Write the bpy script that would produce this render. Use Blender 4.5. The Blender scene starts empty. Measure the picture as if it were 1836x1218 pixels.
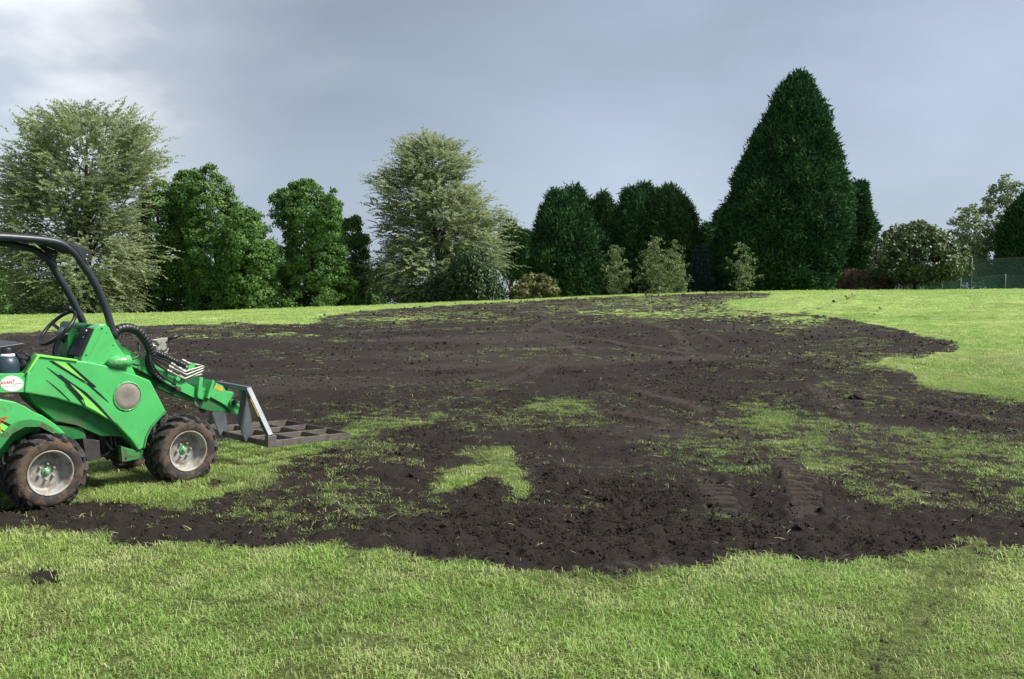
import bpy, bmesh, math, random
import numpy as np
from mathutils import Vector, Matrix
from mathutils.geometry import tessellate_polygon

# ------------------------------------------------------------------ camera, world, sun, exposure
SC = bpy.context.scene
COL = SC.collection
FPX, CX, CY, EYE, CAMH = 1700.0, 918.0, 609.0, 500.0, 1.70     # photo pixels / metres
PITCH = math.atan((CY - EYE) / FPX)
cam_d = bpy.data.cameras.new('camera')
cam_d.sensor_width = 36.0
cam_d.lens = FPX / 1836.0 * 36.0
cam_d.clip_start = 0.05
cam_d.clip_end = 3000
cam = bpy.data.objects.new('camera', cam_d)
COL.objects.link(cam)
cam.location = (0, 0, CAMH)
cam.rotation_euler = (math.pi / 2 - PITCH, 0, 0)
SC.camera = cam
SC.view_settings.view_transform = 'Standard'
SC.view_settings.look = 'None'
SC.view_settings.gamma = 1
SC.view_settings.exposure = 1.30
SC.render.resolution_x, SC.render.resolution_y = 1024, 679

SUN_EL, SUN_AZ = math.radians(48), math.radians(-7)   # from the right of the picture, a little behind the camera
sun_dir = Vector((math.cos(SUN_EL) * math.cos(SUN_AZ), math.cos(SUN_EL) * math.sin(SUN_AZ), math.sin(SUN_EL)))
sd = bpy.data.lights.new('sun', 'SUN')
sd.energy = 3.0
sd.angle = math.radians(14)
sd.color = (1.0, 0.965, 0.90)
so = bpy.data.objects.new('sun', sd)
COL.objects.link(so)
so.rotation_euler = (-sun_dir).to_track_quat('-Z', 'Y').to_euler()
so.location = (20, -10, 30)

def pray(px, py):
    """world direction through a photo pixel"""
    x = (px - CX) / FPX
    y = -(py - CY) / FPX
    c, s = math.cos(PITCH), math.sin(PITCH)
    return Vector((x, c + y * s, y * c - s))

W = bpy.data.worlds.new('World')
SC.world = W
W.use_nodes = True
def build_world():
    nt = W.node_tree
    nt.nodes.clear()
    N = nt.nodes.new
    L = nt.links.new
    out = N('ShaderNodeOutputWorld')
    bg = N('ShaderNodeBackground')
    L(bg.outputs[0], out.inputs[0])
    tc = N('ShaderNodeTexCoord')
    sky = N('ShaderNodeTexSky')
    sky.sky_type = 'NISHITA'
    sky.sun_disc = False
    sky.sun_elevation = SUN_EL
    sky.sun_rotation = math.atan2(sun_dir.x, sun_dir.y)
    sky.dust_density = 2.0
    sk = N('ShaderNodeVectorMath'); sk.operation = 'SCALE'; sk.inputs[3].default_value = 0.05
    L(sky.outputs[0], sk.inputs[0])
    # cloud deck, flattened like a layer overhead
    mp = N('ShaderNodeMapping'); mp.inputs['Scale'].default_value = (1.0, 0.8, 2.0)
    L(tc.outputs['Generated'], mp.inputs[0])
    n1 = N('ShaderNodeTexNoise'); n1.inputs['Scale'].default_value = 2.6; n1.inputs['Detail'].default_value = 4; n1.inputs['Roughness'].default_value = 0.45; n1.inputs['Distortion'].default_value = 0.5
    L(mp.outputs[0], n1.inputs[0])
    sep = N('ShaderNodeSeparateXYZ'); L(tc.outputs['Generated'], sep.inputs[0])
    def math_(op, a, b=None, clamp=False):
        m = N('ShaderNodeMath'); m.operation = op; m.use_clamp = clamp
        for i, v in enumerate((a, b)):
            if v is None: continue
            if isinstance(v, (int, float)): m.inputs[i].default_value = v
            else: L(v, m.inputs[i])
        return m.outputs[0]
    # paler low down, slate blue higher up
    rg = N('ShaderNodeValToRGB')
    e = rg.color_ramp.elements
    e[0].position = 0.0; e[0].color = (0.205, 0.243, 0.290, 1)
    e[1].position = 1.0; e[1].color = (0.132, 0.153, 0.193, 1)
    k = rg.color_ramp.elements.new(0.12); k.color = (0.195, 0.232, 0.287, 1)
    k = rg.color_ramp.elements.new(0.30); k.color = (0.147, 0.172, 0.218, 1)
    hz = math_('ADD', sep.outputs[2], math_('MULTIPLY', math_('SUBTRACT', n1.outputs[0], 0.5), 0.36), True)
    L(hz, rg.inputs[0])
    # break in the cloud: brighter thin cloud high on the left
    d0 = pray(60, 20).normalized()
    dp = N('ShaderNodeVectorMath'); dp.operation = 'DOT_PRODUCT'
    nrm = N('ShaderNodeVectorMath'); nrm.operation = 'NORMALIZE'; L(tc.outputs['Generated'], nrm.inputs[0])
    L(nrm.outputs[0], dp.inputs[0]); dp.inputs[1].default_value = d0
    n2 = N('ShaderNodeTexNoise'); n2.inputs['Scale'].default_value = 5.5; n2.inputs['Detail'].default_value = 5; n2.inputs['Roughness'].default_value = 0.5
    mp2 = N('ShaderNodeMapping'); mp2.inputs['Scale'].default_value = (0.8, 1.0, 1.7); mp2.inputs['Rotation'].default_value = (0, math.radians(28), 0)
    L(tc.outputs['Generated'], mp2.inputs[0]); L(mp2.outputs[0], n2.inputs[0])
    v = math_('ADD', dp.outputs['Value'], math_('MULTIPLY', math_('SUBTRACT', n2.outputs[0], 0.5), 0.07))
    mr = N('ShaderNodeMapRange'); mr.interpolation_type = 'SMOOTHSTEP'
    mr.inputs[1].default_value = 0.958; mr.inputs[2].default_value = 1.030
    L(v, mr.inputs[0])
    core = N('ShaderNodeMapRange'); core.interpolation_type = 'SMOOTHSTEP'
    core.inputs[1].default_value = 0.982; core.inputs[2].default_value = 1.008
    L(v, core.inputs[0])
    brk = math_('MAXIMUM', math_('MULTIPLY', mr.outputs[0], 0.62), core.outputs[0])
    # heavier slate cloud next to the break
    dk = N('ShaderNodeVectorMath'); dk.operation = 'DOT_PRODUCT'; L(nrm.outputs[0], dk.inputs[0]); dk.inputs[1].default_value = pray(560, 170).normalized()
    dkr = N('ShaderNodeMapRange'); dkr.interpolation_type = 'SMOOTHSTEP'
    dkr.inputs[1].default_value = 0.955; dkr.inputs[2].default_value = 1.01; dkr.inputs[3].default_value = 1.0; dkr.inputs[4].default_value = 0.80
    L(math_('ADD', dk.outputs['Value'], math_('MULTIPLY', math_('SUBTRACT', n2.outputs[0], 0.5), 0.08)), dkr.inputs[0])
    mx = N('ShaderNodeMix'); mx.data_type = 'RGBA'
    L(brk, mx.inputs[0]); L(rg.outputs[0], mx.inputs[6]); mx.inputs[7].default_value = (0.432, 0.446, 0.455, 1)
    # soft mottling of the whole deck
    mr2 = N('ShaderNodeMapRange'); mr2.inputs[1].default_value = 0.3; mr2.inputs[2].default_value = 0.7; mr2.inputs[3].default_value = 0.92; mr2.inputs[4].default_value = 1.09
    L(n2.outputs[0], mr2.inputs[0])
    sc = N('ShaderNodeVectorMath'); sc.operation = 'SCALE'
    L(mx.outputs[2], sc.inputs[0]); L(math_('MULTIPLY', mr2.outputs[0], dkr.outputs[0]), sc.inputs[3])
    fin = N('ShaderNodeMix'); fin.data_type = 'RGBA'; fin.inputs[0].default_value = 0.90
    L(sk.outputs[0], fin.inputs[6]); L(sc.outputs[0], fin.inputs[7])
    L(fin.outputs[2], bg.inputs[0])
    bg.inputs[1].default_value = 1.06
build_world()

# ------------------------------------------------------------------ helpers
rng = np.random.default_rng(7)
random.seed(7)

def vnoise(x, y, seed=0):
    x = np.asarray(x, float); y = np.asarray(y, float)
    ix = np.floor(x).astype(np.int64); iy = np.floor(y).astype(np.int64)
    fx = x - ix; fy = y - iy
    fx = fx * fx * fx * (fx * (fx * 6 - 15) + 10); fy = fy * fy * fy * (fy * (fy * 6 - 15) + 10)
    def h(a, b):
        v = (a * 374761393 + b * 668265263 + seed * 974711 + 12345) & 0xffffffff
        v = ((v ^ (v >> 13)) * 1274126177) & 0xffffffff
        v = v ^ (v >> 16)
        return v / 4294967295.0
    a = h(ix, iy); b = h(ix + 1, iy); c = h(ix, iy + 1); d = h(ix + 1, iy + 1)
    return (a + (b - a) * fx) * (1 - fy) + (c + (d - c) * fx) * fy

def fbm(x, y, seed=0, octv=4, gain=0.5):
    s = 0; a = 1; t = 0
    for o in range(octv):
        s = s + a * vnoise(x * 2 ** o + 17.3 * o, y * 2 ** o - 9.1 * o, seed + o)
        t += a; a *= gain
    return s / t

def sstep(a, b, x):
    t = np.clip((x - a) / (b - a), 0, 1)
    return t * t * (3 - 2 * t)

def mesh_np(name, V, F, smooth=False):
    """V (n,3), F list of (m,k) index arrays (k = 3 or 4)"""
    me = bpy.data.meshes.new(name)
    V = np.asarray(V, np.float32)
    me.vertices.add(len(V)); me.vertices.foreach_set('co', V.ravel())
    if not isinstance(F, (list, tuple)): F = [F]
    F = [np.asarray(f, np.int32) for f in F if len(f)]
    idx = np.concatenate([f.ravel() for f in F]) if F else np.zeros(0, np.int32)
    tot = np.concatenate([np.full(len(f), f.shape[1], np.int32) for f in F]) if F else np.zeros(0, np.int32)
    me.loops.add(len(idx)); me.loops.foreach_set('vertex_index', idx)
    me.polygons.add(len(tot))
    st = np.zeros(len(tot), np.int32); st[1:] = np.cumsum(tot)[:-1]
    me.polygons.foreach_set('loop_start', st); me.polygons.foreach_set('loop_total', tot)
    me.polygons.foreach_set('use_smooth', np.full(len(tot), smooth))
    me.update(calc_edges=True)
    return me

def fattr(me, name, data, domain='POINT', typ='FLOAT'):
    a = me.attributes.new(name, typ, domain)
    key = 'vector' if typ == 'FLOAT_VECTOR' else 'value'
    a.data.foreach_set(key, np.asarray(data).ravel())

def link(name, me, mat=None, parent=None, **props):
    o = bpy.data.objects.new(name, me)
    COL.objects.link(o)
    if mat is not None and me is not None:
        if len(me.materials) == 0: me.materials.append(mat)
    if parent is not None: o.parent = parent
    for k_, v_ in props.items(): o[k_] = v_
    return o

def empty(name, loc=(0, 0, 0), **props):
    o = bpy.data.objects.new(name, None)
    o.empty_display_size = 0.2
    COL.objects.link(o); o.location = loc
    for k_, v_ in props.items(): o[k_] = v_
    return o

# ------------------------------------------------------------------ materials
class NT:
    def __init__(s, name):
        s.m = bpy.data.materials.new(name); s.m.use_nodes = True
        s.t = s.m.node_tree; s.t.nodes.clear()
        s.out = s.n('ShaderNodeOutputMaterial')
    def n(s, t, **kw):
        q = s.t.nodes.new(t)
        for k_, v_ in kw.items(): setattr(q, k_, v_)
        return q
    def l(s, a, b): s.t.links.new(a, b)
    def val(s, sock, v):
        if isinstance(v, (int, float)): sock.default_value = v
        elif isinstance(v, tuple): sock.default_value = v if len(v) != 3 or len(sock.default_value) == 3 else (*v, 1)
        else: s.l(v, sock)
    def noise(s, scale, detail=4, rough=0.55, vec=None, dist=0.0):
        q = s.n('ShaderNodeTexNoise'); q.inputs['Scale'].default_value = scale; q.inputs['Detail'].default_value = detail
        q.inputs['Roughness'].default_value = rough; q.inputs['Distortion'].default_value = dist
        if vec is not None: s.l(vec, q.inputs['Vector'])
        return q.outputs[0]
    def ramp(s, fac, stops, interp='LINEAR'):
        q = s.n('ShaderNodeValToRGB'); q.color_ramp.interpolation = interp
        e = q.color_ramp.elements
        while len(e) < len(stops): e.new(0.5)
        for el, (p, c) in zip(e, stops): el.position = p; el.color = (*c, 1) if len(c) == 3 else c
        s.l(fac, q.inputs[0]); return q.outputs[0]
    def mix(s, fac, a, b, blend='MIX'):
        q = s.n('ShaderNodeMix', data_type='RGBA', blend_type=blend)
        s.val(q.inputs[0], fac); s.val(q.inputs[6], a); s.val(q.inputs[7], b); return q.outputs[2]
    def math(s, op, a, b=0.0, clamp=False):
        q = s.n('ShaderNodeMath', operation=op); q.use_clamp = clamp
        s.val(q.inputs[0], a); s.val(q.inputs[1], b); return q.outputs[0]
    def rng(s, v, a, b, c=0.0, d=1.0, smooth=False):
        q = s.n('ShaderNodeMapRange'); q.interpolation_type = 'SMOOTHSTEP' if smooth else 'LINEAR'
        s.l(v, q.inputs[0])
        for i, x in enumerate((a, b, c, d)): q.inputs[i + 1].default_value = x
        return q.outputs[0]
    def attr(s, name):
        q = s.n('ShaderNodeAttribute'); q.attribute_name = name; return q.outputs['Fac']
    def pos(s): return s.n('ShaderNodeNewGeometry').outputs['Position']
    def objc(s): return s.n('ShaderNodeTexCoord').outputs['Object']
    def bump(s, h, strength=0.5, dist=0.02):
        q = s.n('ShaderNodeBump'); q.inputs['Strength'].default_value = strength; q.inputs['Distance'].default_value = dist
        s.l(h, q.inputs['Height']); return q.outputs[0]
    def bsdf(s, col, rough=0.6, metal=0.0, spec=0.5, normal=None, coat=0.0):
        q = s.n('ShaderNodeBsdfPrincipled')
        s.val(q.inputs['Base Color'], col); s.val(q.inputs['Roughness'], rough); s.val(q.inputs['Metallic'], metal)
        q.inputs['Specular IOR Level'].default_value = spec; q.inputs['Coat Weight'].default_value = coat
        if normal is not None: s.l(normal, q.inputs['Normal'])
        return q.outputs[0]
    def done(s, sh): s.l(sh, s.out.inputs[0]); return s.m

def mat_plain(name, col, rough=0.6, metal=0.0, var=0.25, scale=9.0, bump=0.0, dirt=None, dirt_amt=0.0, spec=0.5, coat=0.0, dscale=5.0, dthr=0.52, splash=False):
    t = NT(name); p = t.objc()
    n = t.noise(scale, 5, 0.6, p)
    c = t.mix(t.rng(n, 0.3, 0.75), tuple(x * (1 - var) for x in col), tuple(min(1, x * (1 + var * 0.6)) for x in col))
    r = t.rng(n, 0.3, 0.7, rough * 0.85, min(1, rough * 1.15))
    if dirt is not None:
        d = t.noise(dscale, 8, 0.68, p, 0.6)
        m = t.math('MULTIPLY', t.rng(d, dthr, dthr + 0.14, 0, 1, True), dirt_amt)
        if splash:                                    # soil thrown up by the wheels, thinning out upwards
            z = t.n('ShaderNodeSeparateXYZ'); t.l(p, z.inputs[0])
            sp = t.rng(t.math('ADD', t.noise(34, 6, 0.75, p), t.math('MULTIPLY', t.rng(z.outputs[2], 0.75, 0.2), 0.17)), 0.66, 0.76)
            st = t.rng(t.noise(3.0, 3, 0.6, p, 1.0), 0.5, 0.7, 0, 0.22)
            m = t.math('MAXIMUM', t.math('MAXIMUM', m, t.math('MULTIPLY', sp, 0.8)), st)
        c = t.mix(m, c, dirt)
        r = t.math('ADD', r, t.math('MULTIPLY', m, 0.35), True)
    nm = t.bump(t.noise(scale * 8, 4, 0.6, p), bump, 0.004) if bump else None
    return t.done(t.bsdf(c, r, metal, spec, nm, coat))

DIRT = (0.085, 0.062, 0.042)
M = {}
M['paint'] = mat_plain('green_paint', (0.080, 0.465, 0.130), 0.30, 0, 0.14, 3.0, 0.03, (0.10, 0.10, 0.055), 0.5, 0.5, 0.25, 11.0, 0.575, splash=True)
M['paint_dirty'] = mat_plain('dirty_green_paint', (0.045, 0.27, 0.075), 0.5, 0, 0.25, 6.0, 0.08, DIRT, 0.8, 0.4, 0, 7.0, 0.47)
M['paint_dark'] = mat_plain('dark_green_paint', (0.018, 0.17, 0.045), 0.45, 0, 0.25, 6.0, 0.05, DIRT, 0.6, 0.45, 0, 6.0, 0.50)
M['paint_lime'] = mat_plain('lime_decal', (0.22, 0.68, 0.11), 0.4, 0, 0.05, 4.0)
M['decal_black'] = mat_plain('black_decal', (0.008, 0.016, 0.016), 0.4, 0, 0.1, 4.0)
M['white_vinyl'] = mat_plain('white_vinyl', (0.78, 0.78, 0.76), 0.45, 0, 0.04, 14.0)
M['red_print'] = mat_plain('red_print', (0.62, 0.025, 0.02), 0.45, 0, 0.05)
M['grey_print'] = mat_plain('grey_print', (0.36, 0.36, 0.37), 0.5, 0, 0.05)
M['yellow_print'] = mat_plain('yellow_print', (0.70, 0.45, 0.05), 0.5, 0, 0.25, 20, 0, DIRT, 0.5, 0.4, 0, 30, 0.5)
M['tube'] = mat_plain('dark_powder_coat', (0.022, 0.030, 0.036), 0.42, 0, 0.2, 8.0, 0.05, (0.10, 0.09, 0.08), 0.25, 0.5, 0, 14, 0.55)
M['black'] = mat_plain('black_plastic', (0.014, 0.015, 0.017), 0.42, 0, 0.2, 9.0, 0.05)
M['roof'] = mat_plain('weathered_canopy', (0.045, 0.036, 0.030), 0.7, 0, 0.35, 14.0, 0.1)
M['rubber'] = mat_plain('dusty_rubber', (0.040, 0.037, 0.035), 0.85, 0, 0.3, 22.0, 0.2, (0.120, 0.080, 0.056), 0.85, 0.3, 0, 13.0, 0.42)
M['lug'] = mat_plain('tread_rubber', (0.017, 0.017, 0.019), 0.62, 0, 0.3, 12.0, 0.1, (0.11, 0.088, 0.074), 0.6, 0.4, 0, 13.0, 0.48)
M['rim'] = mat_plain('pale_grey_rim', (0.36, 0.355, 0.33), 0.6, 0, 0.12, 8.0, 0.03, (0.19, 0.145, 0.10), 0.75, 0.35, 0, 11.0, 0.46)
M['chrome'] = mat_plain('bright_steel', (0.72, 0.72, 0.70), 0.28, 0.85, 0.12, 20.0)
M['zinc'] = mat_plain('zinc_plated', (0.42, 0.41, 0.37), 0.5, 0.5, 0.2, 20.0)
M['steel'] = mat_plain('bare_steel', (0.12, 0.132, 0.145), 0.5, 0.3, 0.3, 7.0, 0.06, (0.24, 0.125, 0.06), 0.55, 0.5, 0, 5.0, 0.60)
M['steel_brown'] = mat_plain('soil_stained_steel', (0.17, 0.145, 0.135), 0.55, 0.35, 0.3, 7.0, 0.08, (0.07, 0.05, 0.04), 0.7, 0.5, 0, 8.0, 0.50)
M['grease'] = mat_plain('grimy_metal', (0.055, 0.052, 0.050), 0.6, 0.2, 0.4, 10.0, 0.1, (0.14, 0.09, 0.05), 0.5, 0.4, 0, 9, 0.52)
M['bottle'] = mat_plain('blue_grey_plastic', (0.028, 0.050, 0.075), 0.4, 0, 0.15, 9)
M['cloth'] = mat_plain('dark_cloth', (0.016, 0.017, 0.021), 0.85, 0, 0.4, 16, 0.3)
M['orange'] = mat_plain('orange_plastic', (0.75, 0.25, 0.02), 0.4, 0, 0.1, 9)

def mat_grille():
    t = NT('perforated_steel'); p = t.objc()
    v = t.n('ShaderNodeTexVoronoi'); v.inputs['Scale'].default_value = 120; v.inputs['Randomness'].default_value = 0.1; t.l(p, v.inputs[0])
    h = t.rng(v.outputs['Distance'], 0.25, 0.5)
    n = t.noise(14, 4, 0.6, p)
    c = t.mix(h, (0.05, 0.046, 0.040), t.mix(n, (0.17, 0.155, 0.13), (0.32, 0.29, 0.25)))
    return t.done(t.bsdf(c, 0.75, 0.1, 0.3, t.bump(h, 0.6, 0.003)))
M['grille'] = mat_grille()

def mat_leaf(name, cols, rough=0.5, trans=0.25, spec=0.35):
    """cols: three colours, picked by the leaf's own tint"""
    t = NT(name)
    a = t.attr('tint')
    c = t.ramp(a, [(0.0, cols[0]), (0.5, cols[1]), (1.0, cols[2])])
    p = t.pos()
    n = t.noise(0.55, 3, 0.5, p)
    c = t.mix(t.rng(n, 0.35, 0.7, 0, 0.45), c, t.mix(0.5, c, cols[2]))
    b = t.bsdf(c, rough, 0, spec)
    tr = t.n('ShaderNodeBsdfTranslucent'); t.l(c, tr.inputs[0])
    ms = t.n('ShaderNodeMixShader'); ms.inputs[0].default_value = trans
    t.l(b, ms.inputs[1]); t.l(tr.outputs[0], ms.inputs[2])
    return t.done(ms.outputs[0])
ML = {
 'silver': mat_leaf('silver_green_leaf', [(0.190, 0.235, 0.125), (0.310, 0.365, 0.195), (0.43, 0.475, 0.28)], 0.7, 0.42, 0.15),
 'green': mat_leaf('green_leaf', [(0.044, 0.110, 0.026), (0.085, 0.185, 0.042), (0.165, 0.275, 0.070)], 0.6, 0.28, 0.2),
 'conifer': mat_leaf('conifer_spray', [(0.017, 0.050, 0.020), (0.030, 0.080, 0.029), (0.060, 0.125, 0.040)], 0.85, 0.12, 0.1),
 'olive': mat_leaf('olive_conifer_spray', [(0.021, 0.052, 0.020), (0.038, 0.084, 0.029), (0.070, 0.120, 0.042)], 0.85, 0.12, 0.1),
 'weep': mat_leaf('glossy_dark_leaf', [(0.010, 0.030, 0.006), (0.022, 0.054, 0.011), (0.052, 0.092, 0.020)], 0.5, 0.2, 0.3),
 'birch': mat_leaf('birch_leaf', [(0.085, 0.130, 0.050), (0.150, 0.205, 0.085), (0.27, 0.315, 0.145)], 0.6, 0.32, 0.2),
 'varieg': mat_leaf('variegated_leaf', [(0.045, 0.065, 0.020), (0.115, 0.125, 0.042), (0.25, 0.235, 0.095)], 0.6, 0.2, 0.2),
 'magnolia': mat_leaf('bronze_green_leaf', [(0.022, 0.052, 0.014), (0.052, 0.098, 0.027), (0.150, 0.170, 0.066)], 0.45, 0.2, 0.4),
 'petal': mat_leaf('cream_petal', [(0.52, 0.48, 0.40), (0.66, 0.62, 0.53), (0.78, 0.75, 0.68)], 0.6, 0.2, 0.3),
 'pale': mat_leaf('pale_green_leaf', [(0.080, 0.125, 0.055), (0.140, 0.195, 0.085), (0.24, 0.29, 0.14)], 0.5, 0.3, 0.3),
 'blue': mat_leaf('blue_needle', [(0.016, 0.032, 0.032), (0.032, 0.056, 0.058), (0.062, 0.092, 0.098)], 0.8, 0.1, 0.1),
 'red': mat_leaf('red_tipped_leaf', [(0.060, 0.066, 0.040), (0.105, 0.088, 0.062), (0.20, 0.115, 0.085)], 0.6, 0.2, 0.2),
}
M['bark'] = mat_plain('bark', (0.050, 0.040, 0.032), 0.9, 0, 0.4, 4.0, 0.5)
M['twig'] = mat_plain('grey_twig', (0.16, 0.14, 0.12), 0.9, 0, 0.3, 4.0)
M['post'] = mat_plain('galvanised_post', (0.24, 0.28, 0.27), 0.6, 0.2, 0.2, 4.0)

def mat_net():
    t = NT('green_shade_netting'); p = t.pos()
    n = t.noise(0.5, 3, 0.5, p)
    b = t.bsdf(t.mix(n, (0.026, 0.056, 0.054), (0.042, 0.086, 0.082)), 0.7, 0, 0.2)
    tr = t.n('ShaderNodeBsdfTransparent')
    ms = t.n('ShaderNodeMixShader'); ms.inputs[0].default_value = 0.42
    t.l(tr.outputs[0], ms.inputs[1]); t.l(b, ms.inputs[2])
    return t.done(ms.outputs[0])
M['net'] = mat_net()

def grass_color(t, p, far=False):
    n1 = t.noise(0.45, 3, 0.5, p)
    n2 = t.noise(2.3, 4, 0.6, p, 0.4)
    mp = t.n('ShaderNodeMapping'); mp.inputs['Scale'].default_value = (0.22, 1.1, 1.0); t.l(p, mp.inputs[0])
    ns = t.noise(1.0, 3, 0.5, mp.outputs[0])
    fresh = t.mix(t.rng(n1, 0.36, 0.64), (0.250, 0.455, 0.090), (0.455, 0.585, 0.162))
    fresh = t.mix(t.rng(ns, 0.40, 0.60, 0.50, 0.0), fresh, (0.215, 0.345, 0.062))  # mowing streaks, the shade of the turf's undulations put into the colour
    c = t.mix(t.rng(n2, 0.47, 0.68, 0, 0.8), fresh, (0.52, 0.56, 0.25))
    c = t.mix(t.rng(n2, 0.44, 0.28, 0, 0.6), c, (0.165, 0.330, 0.068))
    n4 = t.noise(0.8, 4, 0.6, p, 1.2)
    c = t.mix(t.rng(n4, 0.54, 0.68, 0, 0.65), c, (0.230, 0.240, 0.085))
    return c
def mat_grass(name='grass_blade', soiled=False):
    t = NT(name); p = t.pos()
    c = grass_color(t, p)
    if soiled: c = t.mix(0.50, c, (0.085, 0.115, 0.030))
    oi = t.n('ShaderNodeObjectInfo').outputs['Random']
    c = t.mix(t.rng(oi, 0.0, 0.25, 0.35, 0.0), c, (0.20, 0.36, 0.06))
    bl = t.attr('tint')
    c = t.mix(t.rng(bl, 0.86, 0.95), c, (0.52, 0.49, 0.26))
    c = t.mix(t.rng(bl, 0.0, 0.5, 0.3, 0.0), c, (0.17, 0.30, 0.05))
    b = t.bsdf(c, 0.48, 0, 0.35)
    tr = t.n('ShaderNodeBsdfTranslucent'); t.l(c, tr.inputs[0])
    ms = t.n('ShaderNodeMixShader'); ms.inputs[0].default_value = 0.38
    t.l(b, ms.inputs[1]); t.l(tr.outputs[0], ms.inputs[2])
    return t.done(ms.outputs[0])
M['grass'] = mat_grass()
M['grass_soiled'] = mat_grass('soiled_grass_blade', True)

def soil_color(t, p, comp=None):
    n = t.noise(1.1, 5, 0.6, p)
    f = t.noise(38, 5, 0.7, p)
    c = t.mix(n, (0.0215, 0.0158, 0.0126), (0.0405, 0.0302, 0.0246))
    c = t.mix(t.rng(f, 0.58, 0.80, 0, 0.6), c, (0.070, 0.052, 0.045))
    if comp is not None:
        c = t.mix(comp, c, (0.088, 0.072, 0.061))
    return c, f
def mat_ground():
    t = NT('ground_lawn_and_topsoil'); p = t.pos()
    g = t.attr('grass')
    comp = t.attr('packed')
    fine = t.noise(16, 6, 0.7, p)
    mask = t.rng(t.math('ADD', g, t.math('MULTIPLY', t.math('SUBTRACT', fine, 0.5), 0.7)), 0.40, 0.62, 0, 1, True)
    sc, f = soil_color(t, p, comp)
    gc = grass_color(t, p)
    n3 = t.noise(9, 6, 0.75, p)
    far = t.attr('far')
    gcd = t.mix(t.rng(n3, 0.35, 0.65), t.mix(0.4, gc, (0.070, 0.110, 0.030)), gc)
    # close by, the sheet between the blades is thatch and earth
    near = t.mix(t.rng(fine, 0.35, 0.7), (0.060, 0.070, 0.025), (0.200, 0.250, 0.070))
    gcol = t.mix(far, near, gcd)
    c = t.mix(mask, sc, gcol)
    hgt = t.math('ADD', f, t.math('MULTIPLY', t.noise(120, 4, 0.7, p), 0.5))
    nm = t.bump(hgt, 1.0, 0.035)
    return t.done(t.bsdf(c, 0.92, 0, 0.18, nm))
M['ground'] = mat_ground()
def mat_soil():
    t = NT('topsoil_crumb'); p = t.pos()
    c, f = soil_color(t, p)
    return t.done(t.bsdf(c, 0.95, 0, 0.15, t.bump(f, 0.8, 0.01)))
M['soil'] = mat_soil()
M['straw'] = mat_plain('dry_straw', (0.40, 0.33, 0.20), 0.8, 0, 0.3, 30)

# ------------------------------------------------------------------ terrain
def project(X, Y, Z):
    c, s = math.cos(PITCH), math.sin(PITCH)
    dz = np.asarray(Z) - CAMH
    dep = np.maximum(Y * c - dz * s, 0.05)
    return CX + FPX * X / dep, CY - FPX * (Y * s + dz * c) / dep

_cr = [(-600, 580), (-200, 573), (0, 568), (300, 562), (560, 553), (900, 540), (1100, 531), (1250, 526), (1400, 523.5), (1560, 522), (1836, 520), (2100, 523), (2500, 530)]
_cs = np.array([pray(a, b).x / pray(a, b).y for a, b in _cr])
_ca = np.array([-pray(a, b).z / pray(a, b).y for a, b in _cr])
DC, DN = 54.0, 6.0
def gz(X, Y):
    """height of the field: rises gently to a crest, falls away behind it"""
    X = np.asarray(X, float); Y = np.asarray(Y, float)
    a = np.interp(X / np.maximum(Y, 1.0), _cs, _ca)
    zc = CAMH - a * DC
    t = np.clip((Y - DN) / (DC - DN), 0, 1)
    Lh = DC - DN
    m0 = 0.022
    z = (t**3 - 2*t**2 + t) * Lh * m0 + (-2*t**3 + 3*t**2) * zc + (t**3 - t**2) * Lh * (-a)
    e = np.clip(Y - DC, 0, 66)
    e2 = np.clip(Y - DC - 66, 0, None)
    z = z - a * (e + e2) - 0.0007 * e * e - 0.0924 * e2 * 0.6
    z = np.where(Y < DN, m0 * np.maximum(Y - DN, -4), z)
    return z

def ground_at(px, py):
    """point of the field seen at a photo pixel"""
    d = pray(px, py)
    lo, hi = 1.0, 1.0
    while hi < 400:
        hi += 0.1 + hi * 0.01
        p = d * (hi / d.y)
        if CAMH + p.z <= float(gz(p.x, p.y)): break
        lo = hi
    for _ in range(30):
        m = (lo + hi) / 2
        p = d * (m / d.y)
        if CAMH + p.z <= float(gz(p.x, p.y)): hi = m
        else: lo = m
    p = d * (hi / d.y)
    return p.x, p.y

# where the lawn survives, drawn over the field once and kept as a map of the ground
RX0, RX1, RY0, RY1, RS = -900, 2740, 508, 1500, 2
_gx, _gy = np.meshgrid(np.arange(RX0, RX1, RS), np.arange(RY0, RY1, RS))
def fill(poly):
    ins = np.zeros(_gx.shape, bool)
    n = len(poly)
    for i in range(n):
        (x1, y1), (x2, y2) = poly[i], poly[(i + 1) % n]
        if y1 == y2: continue
        c = ((_gy + 0.37 < y1) != (_gy + 0.37 < y2))
        ins ^= c & (_gx < (x2 - x1) * (_gy + 0.37 - y1) / (y2 - y1) + x1)
    return ins
MASK = np.ones(_gx.shape)
MASK[fill([(-900, 965), (-150, 955), (0, 950), (150, 960), (300, 966), (430, 980), (600, 988), (750, 1002), (870, 1012), (950, 1020), (990, 1038), (1090, 1050), (1180, 1036), (1240, 1012), (1330, 992), (1450, 993), (1560, 986), (1680, 988), (1760, 970), (1836, 968), (2740, 960),
      (2740, 760), (2000, 735), (1836, 716), (1720, 706), (1650, 696), (1620, 672), (1545, 656), (1560, 650), (1640, 640), (1705, 630), (1716, 616), (1690, 608), (1640, 603), (1600, 588), (1545, 578), (1480, 568), (1390, 560), (1320, 551), (1300, 542), (1370, 533), (1390, 525), (1300, 525),
      (1100, 532), (900, 542), (760, 549), (640, 557), (570, 566), (560, 581), (420, 580), (300, 583), (130, 592), (0, 600), (-300, 612), (-900, 640)])] = 0
def patch(poly, d):
    f = fill(poly); MASK[f] = np.maximum(MASK[f], d)
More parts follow.
